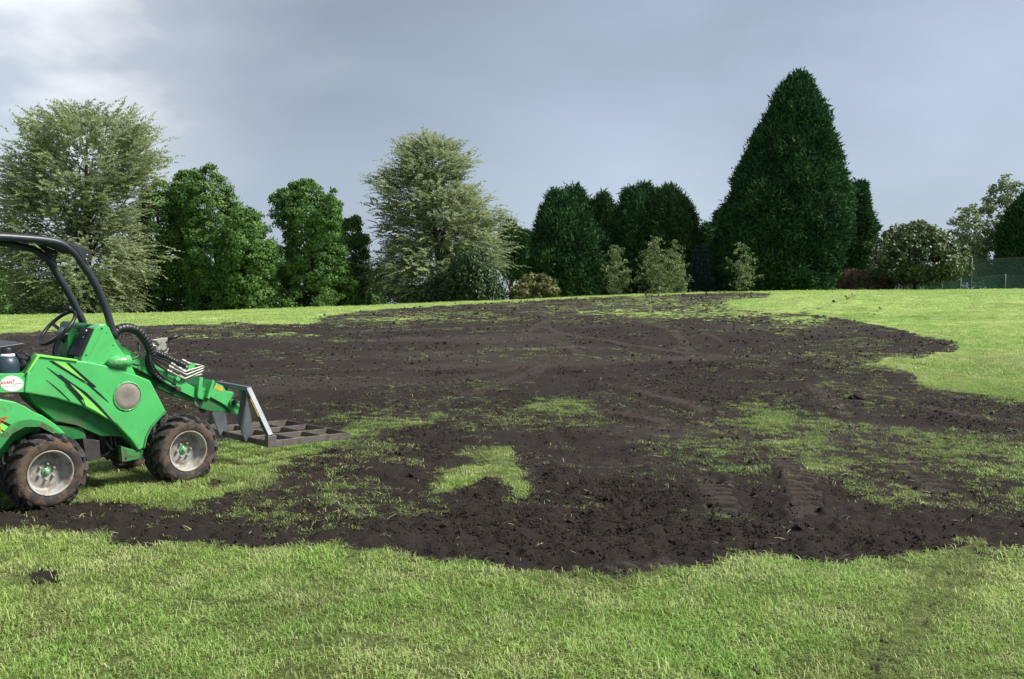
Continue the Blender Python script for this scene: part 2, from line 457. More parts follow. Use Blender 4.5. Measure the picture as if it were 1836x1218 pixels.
def ell(cx, cy, rx, ry, d, rot=0):
    r = math.radians(rot)
    patch([(cx + rx * math.cos(t) * math.cos(r) - ry * math.sin(t) * math.sin(r), cy + rx * math.cos(t) * math.sin(r) + ry * math.sin(t) * math.cos(r)) for t in np.linspace(0, 6.28, 15)[:-1]], d)
patch([(-300, 905), (60, 910), (170, 905), (300, 912), (420, 895), (480, 868), (500, 845), (560, 812), (640, 780), (560, 775), (470, 790), (420, 790), (250, 790), (100, 800), (-300, 800)], 0.95)
patch([(560, 783), (620, 757), (690, 745), (770, 742), (810, 752), (760, 765), (690, 780), (620, 797)], 0.80)
patch([(745, 885), (800, 842), (860, 803), (920, 796), (945, 830), (958, 890), (925, 905), (880, 860), (830, 880), (785, 902)], 0.95)
patch([(430, 905), (500, 875), (540, 895), (520, 925), (450, 925)], 0.55)
for e in [(1010, 730, 68, 24, .74), (925, 745, 62, 14, .55), (1160, 806, 30, 22, .42), (1275, 800, 72, 26, .62), (1640, 890, 95, 18, .66), (1270, 932, 75, 13, .55, 3), (1060, 914, 48, 11, .55), (1345, 655, 62, 11, .55, 12),
          (1560, 690, 36, 6, .6), (1590, 640, 30, 5, .5), (1545, 627, 34, 6, .55), (1420, 602, 36, 5, .55), (1520, 596, 30, 5, .5), (620, 727, 54, 9, .42), (690, 918, 110, 15, .50, -4), (560, 942, 90, 12, .42), (700, 838, 70, 12, .42, -5), (640, 885, 70, 12, .40),
          (985, 880, 36, 26, .42), (1500, 640, 55, 8, .45), (1790, 745, 70, 8, .55, 6), (1700, 728, 60, 5, .5, 5), (1830, 722, 60, 6, .7), (1800, 905, 60, 10, .4), (1120, 562, 95, 6, .55), (1040, 556, 60, 5, .42), (1230, 545, 80, 6, .42), (1330, 560, 70, 7, .55), (1440, 575, 60, 7, .55),
          (1250, 535, 150, 4, .34), (960, 548, 70, 4, .36), (820, 565, 110, 6, .42), (700, 572, 90, 5, .5), (480, 600, 120, 6, .5), (300, 605, 90, 6, .45), (620, 612, 60, 5, .5), (520, 640, 50, 5, .45), (760, 625, 70, 5, .35), (560, 664, 40, 5, .45), (590, 690, 40, 5, .35), (430, 655, 90, 6, .35),
          (640, 650, 60, 6, .32), (870, 680, 50, 5, .32), (1010, 690, 40, 5, .25), (330, 640, 60, 5, .4), (1250, 660, 60, 5, .3), (200, 640, 60, 8, .3), (1480, 675, 60, 8, .45), (1180, 640, 50, 4, .3), (880, 945, 90, 8, .3), (760, 720, 50, 8, .3), (1700, 690, 20, 4, .6)]:
    ell(*e)
patch([(1330, 722), (1400, 728), (1470, 775), (1505, 815), (1500, 850), (1450, 858), (1400, 812), (1350, 765)], 0.80)
patch([(1560, 772), (1640, 772), (1760, 790), (1900, 800), (1980, 850), (1880, 875), (1780, 868), (1700, 835), (1610, 800)], 0.78)
patch([(1130, 790), (1230, 765), (1330, 715), (1480, 735), (1600, 765), (1836, 770), (2100, 790), (2100, 915), (1836, 925), (1560, 905), (1480, 868), (1330, 850), (1210, 830)], 0.53)
patch([(560, 800), (700, 780), (760, 800), (700, 850), (720, 930), (560, 950), (440, 940), (480, 880)], 0.46)
patch([(0, 905), (300, 905), (560, 920), (760, 960), (560, 980), (300, 950), (0, 940)], 0.22)
patch([(560, 735), (640, 715), (820, 735), (1000, 705), (1090, 725), (1080, 770), (960, 780), (800, 770), (700, 760), (590, 770)], 0.46)
patch([(1440, 615), (1560, 600), (1600, 640), (1560, 690), (1640, 720), (1560, 735), (1440, 690)], 0.49)
patch([(1050, 540), (1330, 530), (1400, 560), (1500, 590), (1380, 600), (1250, 575), (1060, 572)], 0.42)
patch([(560, 560), (900, 548), (880, 575), (700, 590), (300, 600), (200, 612), (60, 610), (400, 590)], 0.30)
patch([(1500, 850), (1560, 835), (1600, 850), (1560, 870), (1510, 868)], 0.45)
patch([(18, 1038), (60, 1028), (100, 1034), (96, 1048), (50, 1055), (16, 1050)], 0)
MASK[fill([(18, 1038), (60, 1029), (100, 1033), (97, 1048), (50, 1056), (14, 1050)])] = 0.08
for (cx, cy, rx, ry) in [(385, 868, 13, 4), (931, 1197, 9, 4), (850, 826, 34, 5), (870, 876, 22, 8)]:
    MASK[((_gx - cx) / rx) ** 2 + ((_gy - cy) / ry) ** 2 < 1] = 0.05
# trodden wheel strip near the right
for (x1, y1), (x2, y2) in [((1540, 1260), (1650, 1110)), ((1650, 1110), (1720, 1020)), ((1720, 1020), (1770, 970))]:
    tt = np.clip(((_gx - x1) * (x2 - x1) + (_gy - y1) * (y2 - y1)) / ((x2 - x1) ** 2 + (y2 - y1) ** 2), 0, 1)
    dd = np.hypot(_gx - x1 - tt * (x2 - x1), (_gy - y1 - tt * (y2 - y1)))
    MASK = np.where((dd < 42) & (MASK > 0.7), 0.72, MASK)
# worn wheelings across the lawns
for pl, w in ([(1440, 560), (1490, 545), (1530, 530)], 9), ([(1560, 568), (1590, 545), (1610, 532)], 9):
    for (x1, y1), (x2, y2) in zip(pl[:-1], pl[1:]):
        tt = np.clip(((_gx - x1) * (x2 - x1) + (_gy - y1) * (y2 - y1)) / ((x2 - x1) ** 2 + (y2 - y1) ** 2), 0, 1)
        dd = np.hypot(_gx - x1 - tt * (x2 - x1), (_gy - y1 - tt * (y2 - y1)) * 1.5)
        MASK = np.where((dd < w) & (MASK > 0.7), 0.62, MASK)
def _blur(a, r):
    k = np.arange(-r, r + 1)
    return sum(np.roll(a, i, 1) for i in k) / len(k)
MASK = np.where(_gy < 640, _blur(_blur(MASK, 4), 3), np.where(_gy > 945, _blur(MASK, 7), _blur(_blur(MASK, 9), 7)))
_far = (_gy[:, :1] < 640)
_mb = sum(np.roll(MASK, i, 0) for i in range(-4, 5)) / 9
MASK = np.where(_far, (MASK + np.roll(MASK, 1, 0) + np.roll(MASK, -1, 0)) / 3, _mb)

def raw_mask(X, Y):
    px, py = project(X, Y, gz(X, Y))
    ix = np.clip(((px - RX0) / RS).astype(int), 0, MASK.shape[1] - 1)
    iy = np.clip(((py - RY0) / RS).astype(int), 0, MASK.shape[0] - 1)
    return np.where(Y > DC + 3, 1.0, MASK[iy, ix])

def mask_at(X, Y):
    """share of living grass at a place on the field, 0..1"""
    X = np.asarray(X, float); Y = np.asarray(Y, float)
    wx = (fbm(X * 2.1, Y * 2.1, 11, 4) - 0.5) * 0.55 + (vnoise(X * 14, Y * 14, 15) - 0.5) * 0.07
    wy = (fbm(X * 2.1, Y * 2.1, 23, 4) - 0.5) * 0.55 + (vnoise(X * 14, Y * 14, 29) - 0.5) * 0.07
    px, py = project(X + wx, Y + wy, gz(X, Y))
    ix = np.clip(((px - RX0) / RS).astype(int), 0, MASK.shape[1] - 1)
    iy = np.clip(((py - RY0) / RS).astype(int), 0, MASK.shape[0] - 1)
    m = MASK[iy, ix]
    m = np.where(Y > DC + 3, 1.0, m)
    p = fbm(X * 2.6, Y * 2.6, 41, 4, 0.6)
    p = 0.40 * p + 0.32 * vnoise(X * 9, Y * 9, 43) + 0.28 * vnoise(X * 24, Y * 24, 44)
    part = np.clip(m * 1.25 - 1.5 * (p - 0.36), 0, 1)          # broken cover inside thin patches
    m2 = np.where(m < 0.02, 0, np.maximum(part * sstep(0.0, 0.25, m), sstep(0.80, 0.99, m)))
    st = np.clip((fbm(X * 0.55, Y * 1.5, 57, 4) - 0.575) * 4.0, 0, 0.42) * sstep(8, 14, Y)
    return np.clip(np.maximum(m2, st * (m < 0.5)), 0, 1)

# tyre tracks pressed into the loose soil: (pixel path, tyre width, lug spacing)
TRACKS = []
for pl, w in [([(1448, 925), (1440, 880), (1420, 840), (1395, 815)], 0.26), ([(1300, 925), (1290, 895), (1270, 862)], 0.26), ([(1700, 890), (1650, 858), (1590, 825)], 0.24),
              ([(1030, 1046), (1110, 1028), (1200, 1006)], 0.24), 
              ([(1090, 690), (1160, 708), (1230, 726), (1300, 742)], 0.24), ([(1080, 735), (1150, 748), (1230, 765)], 0.24),
              ([(1610, 722), (1700, 740), (1780, 752), (1900, 768)], 0.22), ([(1700, 775), (1780, 782), (1860, 790)], 0.22),
              ([(880, 620), (930, 605), (960, 590), (985, 572)], 0.26), ([(985, 612), (1030, 628), (1040, 640)], 0.26), ([(1200, 592), (1225, 615), (1245, 638)], 0.25), ([(1265, 600), (1290, 612)], 0.2),
              ([(1460, 690), (1490, 725), (1520, 745)], 0.24), ([(960, 585), (1010, 600), (1100, 615), (1200, 630), (1320, 640)], 0.26), ([(1060, 560), (1130, 575), (1200, 592)], 0.24), ([(760, 735), (860, 705), (960, 668), (1020, 640)], 0.26), ([(660, 690), (800, 690), (940, 660), (1000, 640)], 0.3)]:
    TRACKS.append((np.array([ground_at(*q) for q in pl]), w))

def track_field(X, Y):
    dep = np.zeros_like(X); pk = np.zeros_like(X)
    for P, w in TRACKS:
        x0, x1 = P[:, 0].min() - .5, P[:, 0].max() + .5
        y0, y1 = P[:, 1].min() - .5, P[:, 1].max() + .5
        sel = np.nonzero((X > x0) & (X < x1) & (Y > y0) & (Y < y1))
        if len(sel[0]) == 0: continue
        x = X[sel]; y = Y[sel]
        best = np.full(x.shape, 9.0); along = np.zeros_like(x); side = np.zeros_like(x); acc = 0.0
        for a, b in zip(P[:-1], P[1:]):
            v = b - a; Ln = np.hypot(*v); u = v / Ln
            t = np.clip((x - a[0]) * u[0] + (y - a[1]) * u[1], 0, Ln)
            qx = x - a[0] - t * u[0]; qy = y - a[1] - t * u[1]
            d = np.hypot(qx, qy); s = (x - a[0]) * -u[1] + (y - a[1]) * u[0]
            k = d < best
            best = np.where(k, d, best); along = np.where(k, acc + t, along); side = np.where(k, s, side)
            acc += Ln
        best = best + (vnoise(x * 9, y * 9, 71) - 0.5) * 0.06
        ins = sstep(w * 0.5, w * 0.36, best)
        fade = sstep(0.30, 0.60, fbm(x * 1.3, y * 1.3, 77, 3) + 0.22)
        dep[sel] += ins * fade * -0.008
        rim = sstep(w * 0.8, w * 0.55, best) * (1 - ins)
        dep[sel] += rim * fade * 0.018
        pk[sel] = np.maximum(pk[sel], ins * fade * 0.45)
    return dep, pk

def big_relief(X, Y):
    return (fbm(X * 0.45, Y * 0.45, 101, 3) - 0.5) * 0.10 * sstep(5, 12, Y)

def micro(X, Y, G, cell):
    """small relief: cloddy soil, bumpy turf"""
    def o(wl, seed, amp):
        at = np.clip((wl / np.maximum(cell, 1e-4) - 1.6) / 1.5, 0, 1)
        return (vnoise(X / wl, Y / wl, seed) - 0.5) * amp * at
    big = big_relief(X, Y)
    soil = o(0.45, 3, 0.05) + o(0.20, 4, 0.045) + o(0.10, 5, 0.040) + o(0.055, 6, 0.028) + o(0.03, 8, 0.014)
    ridg = np.abs(vnoise(X / 0.14, Y / 0.14, 9) - 0.5) * -0.02 * np.clip((0.14 / np.maximum(cell, 1e-4) - 1.6) / 1.5, 0, 1)
    turf = o(0.6, 31, 0.035) + o(0.22, 32, 0.02)
    return big + soil * (1 - G) + ridg * (1 - G) + turf * G + 0.012 * G

def ground_mesh():
    ys = np.concatenate([np.arange(1760, 1240, -14), np.arange(1240, 1010, -2.6), np.arange(1010, 680, -1.7), np.arange(680, 640, -2.0)])
    d = [0.3, 0.6, 0.9]
    d += [ground_at(918, y)[1] for y in ys]
    while d[-1] < 68: d.append(d[-1] + 0.012 * d[-1] * (0.6 if d[-1] < 30 else 0.45))
    while d[-1] < 800: d.append(d[-1] * 1.06)
    d = np.unique(np.round(np.array(d), 4))
    inner = np.arange(-0.60, 0.6001, 0.00178)
    o = []; v = 0.60; st = 0.0025
    while v < 9: st *= 1.12; v += st; o.append(v)
    s = np.concatenate([-np.array(o)[::-1], inner, np.array(o)])
    S, D = np.meshgrid(s, d)
    X = S * np.maximum(D, 0.5); Y = D.copy()
    G = mask_at(X, Y)
    cell = np.maximum(np.gradient(d)[:, None] * np.ones_like(X) * 0.75, np.gradient(s)[None, :] * D)
    tr, pk = track_field(X, Y)
    soft = 1 - np.clip(pk, 0, 1) * 0.8
    Z = gz(X, Y) + micro(X, Y, G, cell) * np.where(D < 80, 1, 0) * soft + tr * (1 - 0.8 * G)
    n, m = X.shape
    V = np.stack([X, Y, Z], -1).reshape(-1, 3)
    i = np.arange(n * m).reshape(n, m)
    F = np.stack([i[:-1, :-1], i[:-1, 1:], i[1:, 1:], i[1:, :-1]], -1).reshape(-1, 4)
    me = mesh_np('ground', V, F, True)
    thin = sstep(.95, .80, raw_mask(X, Y)) * sstep(26, 16, Y) * sstep(5.6, 6.3, Y)      # earth shows between the blades where the cover is thin
    fattr(me, 'grass', (G * (1 - .42 * thin)).ravel())
    dry = sstep(0.50, 0.72, fbm(X * 0.30, Y * 0.6, 88, 4)) * 0.42 * sstep(6, 10, Y)
    fattr(me, 'packed', np.clip(np.maximum(pk, dry) * (1 - G), 0, 1).ravel())
    fattr(me, 'far', sstep(7, 24, Y).ravel())
    return me
link('ground', ground_mesh(), M['ground'], kind='structure')

def track_strips():
    for P, w in TRACKS:
        L = np.concatenate([[0], np.cumsum(np.hypot(*np.diff(P, axis=0).T))])
        far = P[:, 1].max() > 14
        step = 0.012 if P[:, 1].min() < 10 else 0.03
        t = np.arange(0, L[-1], step)
        C = np.stack([np.interp(t, L, P[:, 0]), np.interp(t, L, P[:, 1])], -1)
        k = 25
        pad = np.pad(C, ((k, k), (0, 0)), 'edge')
        C = np.stack([np.convolve(pad[:, i], np.ones(2 * k + 1) / (2 * k + 1), 'valid') for i in range(2)], -1)
        tg = unit_rows(np.gradient(C, axis=0)); nr = np.stack([-tg[:, 1], tg[:, 0]], -1)
        v = np.linspace(-1, 1, 25)
        X = C[:, 0, None] + nr[:, 0, None] * v * w * .66; Y = C[:, 1, None] + nr[:, 1, None] * v * w * .66
        T, Vv = np.meshgrid(t, v, indexing='ij')
        wob = (fbm(X * 5, Y * 5, 301, 3) - .5)
        # curved lug bars pressed in across the track
        ph = (T + 0.05 * np.abs(Vv) ** 1.6 + wob * .05) / 0.135
        lug = sstep(.25, .75, .5 + .5 * np.sin(ph * 2 * math.pi))
        gate = sstep(.34, .56, fbm(X * 1.6, Y * 1.6, 307, 3) + .24) * sstep(0, .25, T) * sstep(0, .25, L[-1] - T)
        body = sstep(1.02, .72, np.abs(Vv) + wob * .5)
        base = gz(X, Y) + big_relief(X, Y)
        rough = (vnoise(X / .05, Y / .05, 311) - .5) * .012 + (vnoise(X / .02, Y / .02, 312) - .5) * .006
        Z = base + body * gate * (-.004 + .028 * lug * sstep(.95, .6, np.abs(Vv))) - (1 - body * gate) * .05 + rough
        n, m = X.shape
        i = np.arange(n * m).reshape(n, m)
        F = np.stack([i[:-1, :-1], i[1:, :-1], i[1:, 1:], i[:-1, 1:]], -1).reshape(-1, 4)
        me = mesh_np('tyre_track', np.stack([X, Y, Z], -1).reshape(-1, 3), F, True)
        fattr(me, 'grass', np.zeros(n * m)); fattr(me, 'packed', (.20 + .44 * lug * sstep(.2, .5, fbm(X * 7, Y * 7, 315, 2))).ravel()); fattr(me, 'far', sstep(7, 24, Y).ravel())
        link('tyre_track', me, M['ground'], kind='structure')
def unit_rows(v): return v / np.maximum(np.linalg.norm(v, axis=-1, keepdims=True), 1e-9)
track_strips()

# ------------------------------------------------------------------ scattered ground cover (one object each, small copies placed by geometry nodes)
def scatter_object(name, protos, pos, rot, scale, pick, mat, smooth=True, **props):
    """protos: list of (V, F list, tint per vertex); pos/rot/scale (n,3); pick (n,)"""
    Vs = [np.asarray(pos, np.float32)]; Fs = []; n0 = len(pos)
    tint = [np.zeros(n0)]; isp = [np.zeros(n0, bool)]; pid = [np.zeros(n0, int)]
    off = n0
    for k, (V, F, T) in enumerate(protos):
        Vs.append(V); Fs += [np.asarray(f) + off for f in F]; off += len(V)
        tint.append(T); isp.append(np.ones(len(V), bool)); pid.append(np.full(len(V), k))
    tot = off; pad = tot - n0
    me = mesh_np(name, np.concatenate(Vs), Fs, smooth)
    fattr(me, 'tint', np.concatenate(tint))
    fattr(me, 'is_proto', np.concatenate(isp), typ='BOOLEAN')
    fattr(me, 'pid', np.concatenate(pid).astype(np.int32), typ='INT')
    fattr(me, 'pick', np.concatenate([pick, np.zeros(pad)]).astype(np.int32), typ='INT')
    fattr(me, 'rot', np.concatenate([rot, np.zeros((pad, 3))]).astype(np.float32), typ='FLOAT_VECTOR')
    fattr(me, 'scl', np.concatenate([scale, np.ones((pad, 3))]).astype(np.float32), typ='FLOAT_VECTOR')
    me.materials.append(mat)
    o = link(name, me, None, None, **props)
    ng = bpy.data.node_groups.new(name + '_scatter', 'GeometryNodeTree')
    ng.interface.new_socket('Geometry', in_out='INPUT', socket_type='NodeSocketGeometry')
    ng.interface.new_socket('Geometry', in_out='OUTPUT', socket_type='NodeSocketGeometry')
    N = ng.nodes.new; L = ng.links.new
    gi, go = N('NodeGroupInput'), N('NodeGroupOutput')
    def na(nm, dt):
        q = N('GeometryNodeInputNamedAttribute'); q.data_type = dt; q.inputs['Name'].default_value = nm
        return [s for s in q.outputs if s.enabled and s.name == 'Attribute'][0]
    sp = N('GeometryNodeSeparateGeometry'); sp.domain = 'POINT'
    L(gi.outputs[0], sp.inputs['Geometry']); L(na('is_proto', 'BOOLEAN'), sp.inputs['Selection'])
    si = N('GeometryNodeSplitToInstances'); si.domain = 'POINT'
    L(sp.outputs[0], si.inputs['Geometry']); L(na('pid', 'INT'), si.inputs['Group ID'])
    ip = N('GeometryNodeInstanceOnPoints')
    L(sp.outputs[1], ip.inputs['Points']); L(si.outputs[0], ip.inputs['Instance'])
    ip.inputs['Pick Instance'].default_value = True
    L(na('pick', 'INT'), ip.inputs['Instance Index'])
    L(na('rot', 'FLOAT_VECTOR'), ip.inputs['Rotation']); L(na('scl', 'FLOAT_VECTOR'), ip.inputs['Scale'])
    L(ip.outputs[0], go.inputs[0])
    md = o.modifiers.new('scatter', 'NODES'); md.node_group = ng
    return o

def tuft(nb, rad, hmin, hmax, w, lean, seed):
    r = np.random.default_rng(seed)
    V = []; F4 = []; F3 = []; T = []
    for i in range(nb):
        a = r.uniform(0, 6.283); q = rad * math.sqrt(r.random())
        bx, by = q * math.cos(a), q * math.sin(a)
        h = r.uniform(hmin, hmax); az = r.uniform(0, 6.283); le = h * r.uniform(0.25, lean)
        wx = -math.sin(az + r.normal(0, .5)) * w * 0.5; wy = math.cos(az + r.normal(0, .5)) * w * 0.5
        dx, dy = math.cos(az), math.sin(az)
        b = len(V); t = r.random()
        V += [(bx - wx, by - wy, -0.015), (bx + wx, by + wy, -0.015),
              (bx - wx * .8 + dx * le * .38, by - wy * .8 + dy * le * .38, h * .58), (bx + wx * .8 + dx * le * .38, by + wy * .8 + dy * le * .38, h * .58),
              (bx + dx * le, by + dy * le, h * max(.35, 1 - .25 * le / h))]
        F4.append((b, b + 1, b + 3, b + 2)); F3.append((b + 2, b + 3, b + 4)); T += [t] * 5
    return np.array(V), [np.array(F4), np.array(F3)], np.array(T)

def fan_points(d0, d1, n, half=0.66):
    """random places in a wedge of the field between two distances"""
    y = np.sqrt(rng.uniform(d0 * d0, d1 * d1, n))
    return rng.uniform(-half, half, n) * y, y

def scatter_grass():
    protos = [tuft(26, 0.08, 0.008, 0.034, 0.0045, 2.6, 100 + i) for i in range(6)]            # mown turf close by
    protos += [tuft(18, 0.05, 0.03, 0.09, 0.0045, 1.5, 200 + i) for i in range(3)]             # longer tufts
    protos += [tuft(40, 0.15, 0.008, 0.028, 0.008, 2.6, 300 + i) for i in range(4)]             # farther turf
    protos += [tuft(5, 0.03, 0.012, 0.045, 0.004, 2.0, 400 + i) for i in range(3)]               # stray blades on soil
    protos += [tuft(30, 0.24, 0.010, 0.030, 0.022, 2.4, 500 + i) for i in range(3)]             # far turf
    P = []; S = []; K = []
    def add(d0, d1, dens, kinds, keep, sc):
        n = int(dens * 0.66 * (d1 * d1 - d0 * d0))
        X, Y = fan_points(d0, d1, n)
        G = mask_at(X, Y)
        k = rng.random(n) < keep(G, X, Y)
        X, Y, G = X[k], Y[k], G[k]
        Z = gz(X, Y) + micro(X, Y, G, np.full_like(X, 0.02 + Y * 0.002))
        P.append(np.stack([X, Y, Z], -1)); K.append(rng.choice(kinds, len(X)))
        lo, hi = sc
        s = rng.uniform(lo, hi, len(X)) * (0.7 + 0.6 * fbm(X * 0.9, Y * 0.9, 61, 3))
        S.append(np.stack([s, s, s * rng.uniform(0.75, 1.25, len(X)) * np.interp(Y, [3, 7, 12, 20, 60], [.95, .9, .75, .55, .42]) * (.5 + .5 * sstep(.3, .9, G))], -1))
    turf = lambda G, X, Y: np.clip((G - 0.06) / 0.90, 0, 1) ** 1.5
    add(2.2, 7.5, 460, range(0, 6), turf, (0.7, 1.15))
    add(7.5, 14, 250, range(0, 6), turf, (0.8, 1.25))
    add(14, 30, 44, range(9, 13), turf, (0.9, 1.4))
    add(30, 60, 16, range(16, 19), turf, (0.8, 1.4))
    add(2.2, 8, 26, range(6, 9), lambda G, X, Y: sstep(0.4, 0.8, G) * (0.15 + 0.85 * sstep(.5, .62, fbm(X * 1.1, Y * 1.1, 63, 3))), (0.7, 1.1))
    add(6, 16, 14, range(6, 9), lambda G, X, Y: sstep(0.15, 0.45, G) * sstep(1.0, .6, G), (0.5, 0.9))
    add(3.5, 14, 75, range(13, 16), lambda G, X, Y: (G < 0.6) * (0.02 + 0.98 * sstep(.48, .66, fbm(X * 0.7, Y * 0.9, 67, 4))) * sstep(5.6, 7.0, Y + X * .05) + (G < .6) * .06, (0.9, 1.6))
    add(3.5, 11, 110, range(13, 16), lambda G, X, Y: sstep(0.04, 0.35, G) * (G < 0.7), (0.8, 1.5))
    add(14, 36, 14, range(13, 16), lambda G, X, Y: (G < 0.5) * sstep(.48, .62, fbm(X * 0.5, Y * 1.2, 69, 4)), (1.6, 2.8))
    P = np.concatenate(P); S = np.concatenate(S); K = np.concatenate(K)
    n = len(P)
    R = np.stack([rng.normal(0, .12, n), rng.normal(0, .12, n), rng.uniform(0, 6.283, n)], -1)
    thin = raw_mask(P[:, 0], P[:, 1]) + (fbm(P[:, 0] * 3, P[:, 1] * 3, 91, 3) - .5) * .5 < 0.86
    far_ = P[:, 1] > 26
    thin &= ~far_
    drop = thin & (rng.random(n) < .08)
    a = ~thin; b = thin & ~drop
    S[b] *= np.array([.85, .85, .8])
    scatter_object('lawn_grass', protos, P[a], R[a], S[a], K[a], M['grass'], kind='stuff', label='short green lawn grass around the spread topsoil', category='grass')
    scatter_object('thin_grass', protos, P[b], R[b], S[b], K[b], M['grass_soiled'], kind='stuff', label='thin soiled grass showing through the spread topsoil', category='grass')
    return n

def lump(seed, nseg=7, nr=5):
    r = np.random.default_rng(seed)
    V = [(0, 0, 0.75 + r.normal(0, .1))]
    for i in range(1, nr):
        th = math.pi * i / nr
        for j in range(nseg):
            ph = 6.283 * j / nseg
            q = 1 + r.normal(0, .28)
            V.append((q * math.sin(th) * math.cos(ph), q * math.sin(th) * math.sin(ph) * 0.85, q * math.cos(th) * 0.72))
    V.append((0, 0, -0.7))
    F3 = []; F4 = []
    for j in range(nseg): F3.append((0, 1 + j, 1 + (j + 1) % nseg))
    for i in range(nr - 2):
        for j in range(nseg):
            a = 1 + i * nseg + j; b = 1 + i * nseg + (j + 1) % nseg
            F4.append((a, a + nseg, b + nseg, b))
    e = len(V) - 1
    for j in range(nseg): F3.append((e, 1 + (nr - 2) * nseg + (j + 1) % nseg, 1 + (nr - 2) * nseg + j))
    return np.array(V), [np.array(F4), np.array(F3)], np.full(len(V), r.random())

def scatter_soil():
    protos = [lump(900 + i) for i in range(7)]
    P = []; S = []
    def add(d0, d1, dens, lo, hi):
        n = int(dens * 0.66 * (d1 * d1 - d0 * d0))
        X, Y = fan_points(d0, d1, n)
        G = mask_at(X, Y); _, pk = track_field(X, Y)
        cl = sstep(.40, .66, fbm(X * 1.2, Y * 1.2, 131, 3)) * (.25 + .75 * sstep(.62, .42, fbm(X * 0.30, Y * 0.6, 88, 4)))
        k = (rng.random(n) < (0.14 + 0.86 * cl) * (1 - 0.95 * pk)) & (G < 0.55)
        X, Y, G = X[k], Y[k], G[k]
        s = lo + (hi - lo) * rng.random(len(X)) ** 3
        Z = gz(X, Y) + micro(X, Y, G, np.full_like(X, 0.02 + Y * 0.002)) + s * 0.25
        P.append(np.stack([X, Y, Z], -1)); S.append(np.stack([s, s, s * rng.uniform(.7, 1.1, len(X))], -1))
    add(3.3, 9, 3600, 0.002, 0.011); add(3.3, 10, 60, 0.006, 0.030)
    add(9, 16, 700, 0.003, 0.016)
    add(16, 32, 45, 0.008, 0.034)
    add(32, 55, 5, 0.02, 0.07)
    P = np.concatenate(P); S = np.concatenate(S); n = len(P)
    R = rng.uniform(0, 6.283, (n, 3))
    scatter_object('topsoil_crumbs', protos, P, R, S, rng.integers(0, 7, n), M['soil'], smooth=False, kind='stuff', label='loose dark crumbs and clods lying on the spread topsoil', category='soil')
    # bits of dry straw and root
    X, Y = fan_points(3.5, 22, 26000)
    G = mask_at(X, Y)
    k = (G < 0.5) & (rng.random(len(X)) < np.where(Y < 10, .10, .05))
    X, Y, G = X[k], Y[k], G[k]
    Z = gz(X, Y) + micro(X, Y, G, np.full_like(X, 0.02 + Y * 0.002)) + 0.012
    st = []
    for i in range(3):
        V = np.array([(-1, -.05, 0), (-1, .05, 0), (0, .06, .08 + .05 * i), (0, -.06, .08 + .05 * i), (1, .04 + .2 * i, 0), (1, -.04 + .2 * i, 0)], float)
        st.append((V, [np.array([(0, 3, 2, 1), (3, 5, 4, 2)])], np.full(6, .5)))
    n = len(X); s = rng.uniform(.012, .05, n) * (0.8 + Y * 0.02)
    scatter_object('straw_bits', st, np.stack([X, Y, Z], -1), np.stack([rng.normal(0, .25, n), rng.normal(0, .25, n), rng.uniform(0, 6.28, n)], -1), np.stack([s, s, s], -1), rng.integers(0, 3, n), M['straw'], kind='stuff', label='scattered bits of dry straw and torn turf on the soil', category='straw')
scatter_grass()
scatter_soil()

# ------------------------------------------------------------------ trees and shrubs
def at_depth(px, py, D):
    d = pray(px, py); p = d * (D / d.y)
    return p.x, D, CAMH + p.z

def unit(v):
    return v / np.maximum(np.linalg.norm(v, axis=-1, keepdims=True), 1e-9)

def leaf_mesh(name, P, U, Nn, Ln, Wd, tint, smooth=False, tri=False):
    """diamond leaves: base P, long axis U, face normal Nn"""
    S = unit(np.cross(Nn, U)); n = len(P)
    Ln = np.asarray(Ln)[:, None]; Wd = np.asarray(Wd)[:, None]
    if tri:
        V = np.stack([P - S * Wd * .5, P + S * Wd * .5, P + U * Ln], 1).reshape(-1, 3)
        me = mesh_np(name, V, np.arange(n * 3).reshape(n, 3), smooth)
        fattr(me, 'tint', np.repeat(np.clip(tint, 0, 1), 3))
        return me
    mid = P + U * Ln * 0.45
    V = np.stack([P, mid + S * Wd * .5, P + U * Ln, mid - S * Wd * .5], 1).reshape(-1, 3)
    F = np.arange(n * 4).reshape(n, 4)
    me = mesh_np(name, V, F, smooth)
    fattr(me, 'tint', np.repeat(np.clip(tint, 0, 1), 4))
    return me

def tube_np(pts, rad, seg=6, cap=True):
    pts = np.asarray(pts, float); n = len(pts)
    rad = np.broadcast_to(np.asarray(rad, float), (n,))
    tg = unit(np.gradient(pts, axis=0))
    ref = np.array([0, 0, 1.0]) if abs(tg[0][2]) < 0.9 else np.array([1.0, 0, 0])
    V = []; a0 = unit(np.cross(tg[0], ref))
    for i in range(n):
        a0 = unit(a0 - tg[i] * np.dot(a0, tg[i])); b0 = np.cross(tg[i], a0)
        for k in range(seg):
            t = 2 * math.pi * k / seg
            V.append(pts[i] + rad[i] * (math.cos(t) * a0 + math.sin(t) * b0))
    F = []
    for i in range(n - 1):
        for k in range(seg):
            F.append((i * seg + k, i * seg + (k + 1) % seg, (i + 1) * seg + (k + 1) % seg, (i + 1) * seg + k))
    F3 = []
    if cap:
        for i, e in ((0, 1), (n - 1, -1)):
            V.append(pts[i]); c = len(V) - 1
            for k in range(seg):
                q = (c, i * seg + (k + 1) % seg, i * seg + k)
                F3.append(q if e == 1 else q[::-1])
    return np.array(V), np.array(F), np.array(F3, int).reshape(-1, 3)

def tubes_mesh(name, tubes, smooth=True):
    V = []; F4 = []; F3 = []; o = 0
    for v, f, t in tubes:
        V.append(v); F4.append(f + o)
        if len(t): F3.append(t + o)
        o += len(v)
    return mesh_np(name, np.concatenate(V), [np.concatenate(F4)] + ([np.concatenate(F3)] if F3 else []), smooth)

